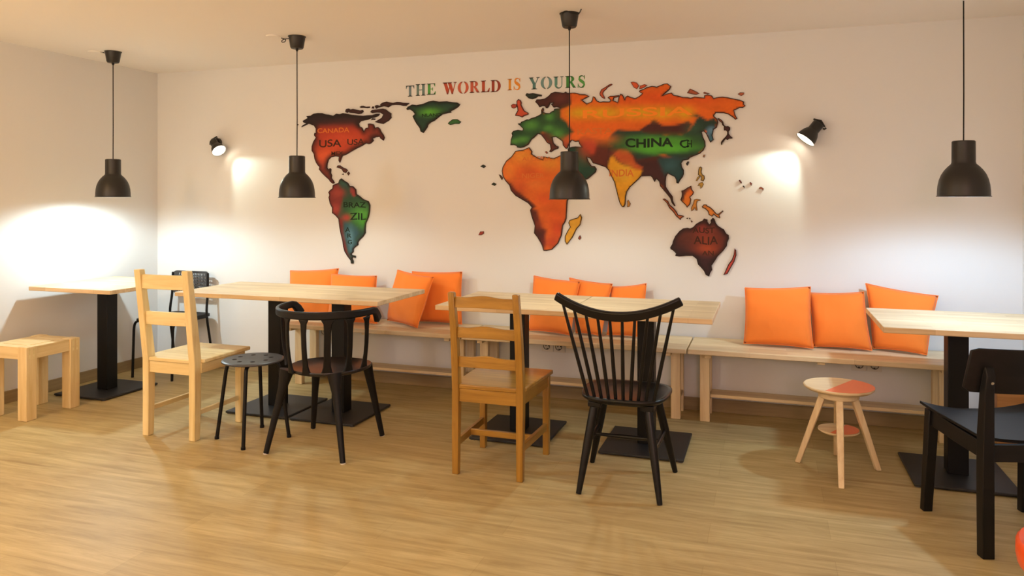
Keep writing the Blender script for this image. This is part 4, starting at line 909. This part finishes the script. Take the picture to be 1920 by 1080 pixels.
LETTERS=[('T', 2273, 2338, 2094, 2173), ('H', 2351, 2428, 2096, 2180), ('E', 2439, 2509, 2100, 2180), ('W', 2564, 2671, 2097, 2181), ('O', 2680, 2763, 2097, 2181), ('R', 2771, 2847, 2099, 2181), ('L', 2857, 2922, 2099, 2180), ('D', 2930, 3004, 2097, 2180), ('I', 3055, 3087, 2104, 2182), ('S', 3098, 3152, 2103, 2186), ('Y', 3210, 3286, 2102, 2184), ('O', 3294, 3375, 2102, 2183), ('U', 3386, 3455, 2101, 2181), ('R', 3468, 3543, 2100, 2181), ('S', 3553, 3608, 2098, 2180)]

NAMES = {
 'north america': ('North America shaped panel, dark brown at the top and rust red below', 0),
 'greenland': ('dark green Greenland shaped panel right under the first painted word', 0),
 'south america': ('South America shaped panel in greens, teal and red', 0),
 'eurasia': ('largest map panel, Europe and Asia in orange, green, brown and yellow', 0),
 'africa': ('orange Africa shaped panel partly behind the hanging pendant', 0),
 'australia': ('dark brown Australia shaped panel with a rust red middle', 0),
 'victoria': ('dark brown Arctic island panel on the top edge of North America, left of the others', 0),
 'baffin': ('large dark brown hook-shaped Arctic island panel at the right of North America', 0),
 'ellesmere': ('long thin dark brown island panel between North America and Greenland', 0),
 'arctic1': ('slim dark brown island panel above the dark island on North America top edge', 0),
 'arctic2': ('tiny upright dark brown island panel left of the long thin Arctic island', 0),
 'arctic3': ('tiny dark brown island panel inside the bay of the hook-shaped Arctic island', 0),
 'aleutian': ('tiny dark dot panel left of the western tip of North America', 0),
 'iceland': ('small green oval island panel right of Greenland', 0),
 'cuba': ('brown Cuba shaped island panel below Florida', 0),
 'haiti': ('small brown island panel at the lower right end of Cuba', 0),
 'jamaica': ('tiny brown island panel below Cuba', 0),
 'britain': ('orange-red Britain shaped island panel left of Europe', 0),
 'ireland': ('small orange-red Ireland shaped panel left of Britain', 0),
 'north isle': ('very dark green island panel below the last painted word', 0),
 'sicily': ('tiny brown island panel left of the toe of Italy', 0),
 'madagascar': ('yellow Madagascar shaped panel right of Africa', 0),
 'mauritius': ('tiny brown island panel right of Madagascar', 0),
 'atl1': ('tiny dark island panel farthest left of northern Africa, the higher of two', 0),
 'atl2': ('tiny brown island panel close to the western bulge of Africa', 0),
 'atl3': ('tiny dark green island panel left of Africa, below the brown one', 0),
 'atl4': ('small red island panel alone, far left of southern Africa', 0),
 'novaya': ('orange crescent island panel above northern Russia', 0),
 'sev1': ('orange-red island panel above central Russia, left of a pair', 0),
 'sev2': ('orange-red island panel above central Russia, right of a pair', 0),
 'sib1': ('orange-brown lozenge island panel above eastern Russia', 0),
 'sib2': ('small brown island panel touching the top of eastern Russia', 0),
 'sib3': ('small orange-brown island panel at the top right corner of the map', 0),
 'japan': ('dark brown Japan shaped panel with a thin orange tail', 0),
 'hainan': ('small dark island panel just right of the teal Southeast Asian coast', 0),
 'taiwan': ('tiny ochre island panel below the Chinese coast', 0),
 'luzon': ('largest of three ochre Philippine island panels', 0),
 'palawan': ('slanting thin ochre Philippine island panel, left of three', 0),
 'mindanao': ('lowest of three ochre Philippine island panels', 0),
 'borneo': ('orange and dark brown Borneo shaped panel', 0),
 'sulawesi': ('spidery ochre island panel right of Borneo', 0),
 'sumatra': ('long orange-brown Sumatra shaped panel left of Borneo', 0),
 'guinea': ('orange bird-shaped island panel just above Australia', 0),
 'isl1': ('leftmost of three tiny brown island panels above Australia', 0),
 'isl2': ('middle one of three tiny brown island panels above Australia', 0),
 'isl3': ('rightmost of three tiny brown island panels above Australia', 0),
 'zealand': ('curved red New Zealand shaped panel right of Australia', 0),
 'pac1': ('tiny red ring-like island panel, leftmost of the far right group', 0),
 'pac2': ('tiny dark island panel in the far right group', 0),
 'pac3': ('tiny reddish island panel, third from left in the far right group', 0),
 'pac4': ('small orange-brown island panel, rightmost of the far right group', 0),
 'lanka': ('small ochre Sri Lanka shaped panel at the tip of India', 0),
}
WREF = lin((226, 204, 178))
def alb(c):
    l = lin(c); return [min(0.93, l[i]*0.68/WREF[i]) for i in range(3)]
def pts(s): return [tuple(float(v) for v in q.split(',')) for q in s.split()]
def seg_dist(poly, x, y):
    best = 1e18; ins = False; n = len(poly)
    x1, y1 = poly[-1]
    for x2, y2 in poly:
        dx, dy = x2-x1, y2-y1; L = dx*dx+dy*dy
        t = 0 if L == 0 else max(0, min(1, ((x-x1)*dx+(y-y1)*dy)/L))
        ex, ey = x1+t*dx-x, y1+t*dy-y; d = ex*ex+ey*ey
        if d < best: best = d
        if (y1 > y) != (y2 > y) and x < (x2-x1)*(y-y1)/(y2-y1)+x1: ins = not ins
        x1, y1 = x2, y2
    d = math.sqrt(best); return d if ins else -d
def sstep(a, b, x):
    t = max(0, min(1, (x-a)/(b-a))); return t*t*(3-2*t)
PP = {k: pts(v) for k, v in PAINT.items()}
PANELS = {}
def map_panel(key):
    poly = pts(PIECES[key])
    xs = [p[0] for p in poly]; zs = [p[1] for p in poly]
    cx, cz = (min(xs)+max(xs))/2, (min(zs)+max(zs))/2
    size = max(max(xs)-min(xs), max(zs)-min(zs))
    TH = 0.012 if size > 120 else 0.006
    step = 13 if size > 250 else (10 if size > 60 else 8)
    bm = bmesh.new()
    vs = [bm.verts.new((x, 0, z)) for x, z in poly]
    es = [bm.edges.new((vs[i], vs[(i+1) % len(vs)])) for i in range(len(vs))]
    bmesh.ops.triangle_fill(bm, use_beauty=True, edges=es, normal=(0, -1, 0))
    g = min(xs)+step
    while g < max(xs):
        bmesh.ops.bisect_plane(bm, geom=bm.verts[:]+bm.edges[:]+bm.faces[:], plane_co=(g, 0, 0), plane_no=(1, 0, 0)); g += step
    g = min(zs)+step
    while g < max(zs):
        bmesh.ops.bisect_plane(bm, geom=bm.verts[:]+bm.edges[:]+bm.faces[:], plane_co=(0, 0, g), plane_no=(0, 0, 1)); g += step
    ew, estr = EDGE.get(key, (max(3, min(9, size*0.12)), 0.6))
    dark = alb((26, 18, 15)); base = alb(BASE[key]); cols = {}
    ops = [(PP[n], alb(c), s) for n, c, s in POLY.get(key, [])]
    blobs = [(bx, bz, rx, rz, alb(c), s) for bx, bz, rx, rz, c, s in BLOB.get(key, [])]
    bm.verts.ensure_lookup_table()
    for v in bm.verts:
        x, z = v.co.x, v.co.z
        wob = noise.noise(Vector((x*0.011, z*0.011, 0)))*10
        c = list(base)
        def mixin(cc, f):
            for i in range(3): c[i] += (cc[i]-c[i])*f
        late = []
        for bx, bz, rx, rz, cc, s in blobs: late.append((bx, bz, rx, rz, cc, s))
        # painted countries, then airbrushed highlights clipped softly to where they belong
        for q, cc, s in ops:
            f = sstep(-s, s, seg_dist(q, x, z)+wob*0.5)
            if f > 0: mixin(cc, f)
        for bx, bz, rx, rz, cc, s in late:
            d2 = ((x-bx)/rx)**2 + ((z-bz)/rz)**2
            f = s*math.exp(-d2*0.9)
            if f > 0.02: mixin(cc, f)
        mot = 1 + 0.13*noise.noise(Vector((x*0.012, z*0.02, 5))) + 0.10*noise.noise(Vector((x*0.05, z*0.07, 9)))
        c = [k*mot for k in c]
        d = abs(seg_dist(poly, x, z))
        mixin(dark, estr*(1-sstep(0, ew, d)))
        cols[v.index] = (max(0, c[0]), max(0, c[1]), max(0, c[2]), 1)
    lay = bm.verts.layers.float_color.new('paint')
    bm.verts.index_update()
    for v in bm.verts: v[lay] = cols.get(v.index, (0, 0, 0, 1))
    ex = bmesh.ops.extrude_face_region(bm, geom=bm.faces[:])
    new = set(g for g in ex['geom'] if isinstance(g, bmesh.types.BMVert))
    for v in bm.verts:
        back = v in new
        v.co = Vector(((v.co.x-cx)/1000, -0.0005 if back else -TH, (v.co.z-cz)/1000))
    mb = MB(); mb.bm.free(); mb.bm = bm
    words = [w_ for w_ in WORDS if w_[0] == key]
    o = mb.build('map_panel', M['paint'], None, smooth=False)
    o.location = (cx/1000, 0, cz/1000)
    tag(o, NAMES[key][0], 'map panel', 'painted world map panels')
    # the hand-drawn dark outline along the rim
    area2 = sum(poly[i][0]*poly[(i+1) % len(poly)][1]-poly[(i+1) % len(poly)][0]*poly[i][1] for i in range(len(poly)))
    sg = 1 if area2 > 0 else -1; lw = 5.0 if size > 120 else max(1.8, size*0.035); ol = MB(); n = len(poly); rings = []
    for i in range(n):
        a, b, c2 = poly[i-1], poly[i], poly[(i+1) % n]
        d1 = Vector((b[0]-a[0], b[1]-a[1])).normalized(); d2 = Vector((c2[0]-b[0], c2[1]-b[1])).normalized()
        nn = Vector((-d1.y-d2.y, d1.x+d2.x))
        nn = (nn.normalized() if nn.length > 0.2 else Vector((-d1.y, d1.x)))*sg*lw
        f = lambda x, z, y: ((x-cx)/1000, y, (z-cz)/1000)
        rings.append([f(b[0], b[1], -TH-0.0005), f(b[0]+nn.x, b[1]+nn.y, -TH-0.0005), f(b[0]+nn.x, b[1]+nn.y, -TH+0.0002), f(b[0], b[1], -TH+0.0002)])
    rings.append(rings[0])
    ol.loft(rings, cap=False); bmesh.ops.remove_doubles(ol.bm, verts=ol.bm.verts[:], dist=1e-6)
    ol.build('painted_outline', M['outline'], o, smooth=False)
    me = o.data
    for _, txt, wx, wz, ww, wh, ink in words:
        cu = bpy.data.curves.new('word', 'FONT'); cu.body = txt; cu.extrude = 0.02; cu.offset = 0.03 if txt.startswith('CHINA') else 0.016
        ob = bpy.data.objects.new('word', cu); COL.objects.link(ob)
        bpy.context.view_layer.update()
        dg = bpy.context.evaluated_depsgraph_get()
        tm = bpy.data.meshes.new_from_object(ob.evaluated_get(dg))
        COL.objects.unlink(ob); bpy.data.objects.remove(ob)
        xs_ = [v.co.x for v in tm.vertices]; ys_ = [v.co.y for v in tm.vertices]; zs_ = [v.co.z for v in tm.vertices]
        for v in tm.vertices:
            a = (v.co.x-min(xs_))/(max(xs_)-min(xs_)); b = (v.co.y-min(ys_))/(max(ys_)-min(ys_)); t = (v.co.z-min(zs_))/(max(zs_)-min(zs_))
            jig = 0.05*math.sin(a*9+wx)
            v.co = Vector(((wx+a*ww-cx)/1000, -TH+0.0001-0.0006*t, (wz+(b+jig)*wh-cz)/1000))
        tm.update(); tm.materials.clear(); tm.materials.append(M[ink])
        wo = bpy.data.objects.new('painted_word', tm); COL.objects.link(wo); wo.parent = o
        bmw = bmesh.new(); bmw.from_mesh(tm); bmesh.ops.recalc_face_normals(bmw, faces=bmw.faces[:]); bmw.to_mesh(tm); bmw.free()
    return o
M['inkamber2'] = M['inkrust']
M['outline'] = mat('dark_outline_paint', (0.028, 0.012, 0.008), 0.6, spec=0.2)
for k in PIECES: map_panel(k)

# ------------------------------------------------------------------ stencilled lettering above the map
def ell(cx, cy, rx, ry, a0, a1, n=18):
    return [(cx+rx*math.cos(R(a0+(a1-a0)*k/n)), cy+ry*math.sin(R(a0+(a1-a0)*k/n))) for k in range(n+1)]
def ringseg(cx, cy, rx, ry, ix, iy, a0, a1, dx=0, n=18):
    a, b = ell(cx, cy, rx, ry, a0, a1, n), ell(cx+dx, cy, ix, iy, a0, a1, n)
    return [[a[i], a[i+1], b[i+1], b[i]] for i in range(n)]
def rect(x0, y0, x1, y1): return [(x0, y0), (x1, y0), (x1, y1), (x0, y1)]
S_ = 0.055
def stem(x, w_=0.26, e=0.10): return [rect(x, 0, x+w_, 1), rect(x-e, 0, x+w_+e, S_), rect(x-e, 1-S_, x+w_+e, 1)]
def thick(pl, wd):
    L = []; Rr = []
    for i, p in enumerate(pl):
        a = pl[max(i-1, 0)]; b = pl[min(i+1, len(pl)-1)]; dx, dy = b[0]-a[0], b[1]-a[1]; l = math.hypot(dx, dy)
        w_ = wd[i]/2; L.append((p[0]-dy/l*w_, p[1]+dx/l*w_)); Rr.append((p[0]+dy/l*w_, p[1]-dx/l*w_))
    return L + list(reversed(Rr))
def strips(pl, wd):
    q = thick(pl, wd); n = len(pl)
    return [[q[i], q[i+1], q[2*n-2-i], q[2*n-1-i]] for i in range(n-1)]
GL = {
 'T': [rect(0.36, 0, 0.64, 0.94), rect(0.24, 0, 0.76, S_), rect(0, 0.93, 1, 1), [(0, 1), (0, 0.72), (0.05, 0.72), (0.14, 0.93)], [(1, 1), (0.86, 0.93), (0.95, 0.72), (1, 0.72)]],
 'H': stem(0.09, 0.25, 0.09) + stem(0.66, 0.25, 0.09) + [rect(0.34, 0.46, 0.66, 0.53)],
 'E': stem(0.11, 0.30, 0.11) + [rect(0.3, 0.94, 0.92, 1), rect(0.3, 0, 0.95, 0.06), rect(0.4, 0.47, 0.66, 0.53), [(0.92, 1), (0.78, 0.94), (0.88, 0.72), (0.92, 0.72)], [(1.0, 0.28), (0.95, 0.28), (0.78, 0.06), (0.95, 0)], rect(0.62, 0.36, 0.68, 0.64)],
 'W': [[(0.05, 1), (0.28, 1), (0.45, 0.30), (0.34, -0.01), (0.31, -0.01)], [(0.36, 1), (0.60, 1), (0.77, 0.30), (0.69, -0.01), (0.65, -0.01)], [(0.34, 0.0), (0.39, 0.0), (0.52, 0.62), (0.48, 0.66)], [(0.68, 0), (0.73, 0), (0.93, 0.97), (0.88, 0.97)], rect(0, 1-S_, 0.34, 1), rect(0.38, 1-S_, 0.66, 1), rect(0.79, 1-S_, 1, 1)],
 'O': [*ringseg(0.5, 0.5, 0.5, 0.52, 0.24, 0.48, 98, 262), *ringseg(0.5, 0.5, 0.5, 0.52, 0.24, 0.48, -82, 82)],
 'R': stem(0.09, 0.28, 0.09) + [*ringseg(0.44, 0.74, 0.38, 0.26, 0.12, 0.20, -90, 90), rect(0.3, 0.94, 0.46, 1), rect(0.3, 0.48, 0.46, 0.54), [(0.40, 0.50), (0.62, 0.50), (0.94, 0.05), (1.0, 0.0), (0.72, 0.0)]],
 'L': stem(0.12, 0.32, 0.12) + [rect(0.3, 0, 0.95, 0.06), [(1.0, 0.34), (0.94, 0.34), (0.72, 0.06), (0.95, 0)]],
 'D': stem(0.10, 0.27, 0.10) + [*ringseg(0.44, 0.5, 0.56, 0.5, 0.28, 0.44, -90, 90), rect(0.3, 0.94, 0.46, 1), rect(0.3, 0, 0.46, 0.06)],
 'I': stem(0.24, 0.52, 0.24),
 'S': strips([(0.86, 0.74), (0.80, 0.88), (0.62, 0.97), (0.42, 0.97), (0.24, 0.87), (0.20, 0.72), (0.34, 0.60), (0.56, 0.50), (0.76, 0.39), (0.82, 0.24), (0.70, 0.08), (0.48, 0.02), (0.26, 0.06), (0.12, 0.18), (0.06, 0.32)], [0.05, 0.06, 0.07, 0.10, 0.18, 0.22, 0.26, 0.27, 0.26, 0.22, 0.16, 0.08, 0.07, 0.06, 0.05]) + [rect(0.84, 0.68, 0.90, 1.0), rect(0.04, 0.0, 0.10, 0.34)],
 'Y': [[(0.02, 1), (0.32, 1), (0.62, 0.44), (0.36, 0.44)], rect(0.36, 0, 0.63, 0.46), [(0.56, 0.44), (0.63, 0.44), (0.92, 0.98), (0.85, 0.98)], rect(0, 1-S_, 0.42, 1), rect(0.70, 1-S_, 1, 1), rect(0.24, 0, 0.76, S_)],
 'U': [rect(0.10, 0.30, 0.38, 1), rect(0.0, 1-S_, 0.48, 1), rect(0.80, 0.30, 0.87, 1), rect(0.68, 1-S_, 1, 1), *ringseg(0.485, 0.32, 0.385, 0.34, 0.25, 0.25, 180, 360, dx=0.07)],
}
ED = (52, 40, 30)
WC = [('the', [((118, 128, 118), ED), ((112, 124, 104), ED), ((88, 152, 62), ED)], 'painted word reading THE in grey-blue and green'),
      ('world', [((196, 76, 44), (96, 38, 26)), ((210, 92, 58), (120, 50, 32)), ((206, 88, 56), (110, 46, 30)), ((190, 74, 42), (100, 40, 28)), ((165, 62, 38), (88, 34, 24))], 'painted word reading WORLD in rust red'),
      ('is', [((236, 142, 40), (226, 130, 36)), ((236, 136, 40), (230, 130, 40))], 'painted word reading IS in yellow orange'),
      ('yours', [((92, 122, 104), (56, 52, 36)), ((122, 142, 124), (80, 76, 56)), ((104, 138, 112), (60, 70, 48)), ((72, 132, 54), (46, 62, 34)), ((92, 152, 66), (46, 70, 36))], 'painted word reading YOURS in grey-green and green')]
li = 0
for nm, cols, lb in WC:
    seq = LETTERS[li:li+len(cols)]; li += len(cols)
    x0w, z0w = seq[0][1]/1000, seq[0][3]/1000
    t = thing('painted_word', (x0w, 0, z0w), lb, 'wall lettering', 'words painted above the map')
    for (ch, xa, xb, za, zb), (ca, ce) in zip(seq, cols):
        mb = MB(); n0 = 0
        for poly in GL[ch]:
            f = lambda a, b, yy: Vector((xa/1000+a*(xb-xa)/1000-x0w, yy, za/1000+b*(zb-za)/1000-z0w))
            mb.prism(poly, lambda a, b: f(a, b, 0.0), lambda a, b: f(a, b, -0.0025))
        bmesh.ops.triangulate(mb.bm, faces=mb.bm.faces[:])
        for cut in (0.15, 0.3, 0.5, 0.7, 0.85):
            bmesh.ops.bisect_plane(mb.bm, geom=mb.bm.verts[:]+mb.bm.edges[:]+mb.bm.faces[:], plane_co=(0, 0, za/1000+cut*(zb-za)/1000-z0w), plane_no=(0, 0, 1))
        lay = mb.bm.verts.layers.float_color.new('paint')
        A, E2 = alb(ca), alb(ce)
        for v in mb.bm.verts:
            b = (v.co.z + z0w - za/1000)/((zb-za)/1000); k = sstep(0.30, 0.52, abs(b-0.5))
            v[lay] = (*[A[i]+(E2[i]-A[i])*k for i in range(3)], 1)
        mb.build('letter', M['paint'], t, smooth=False)
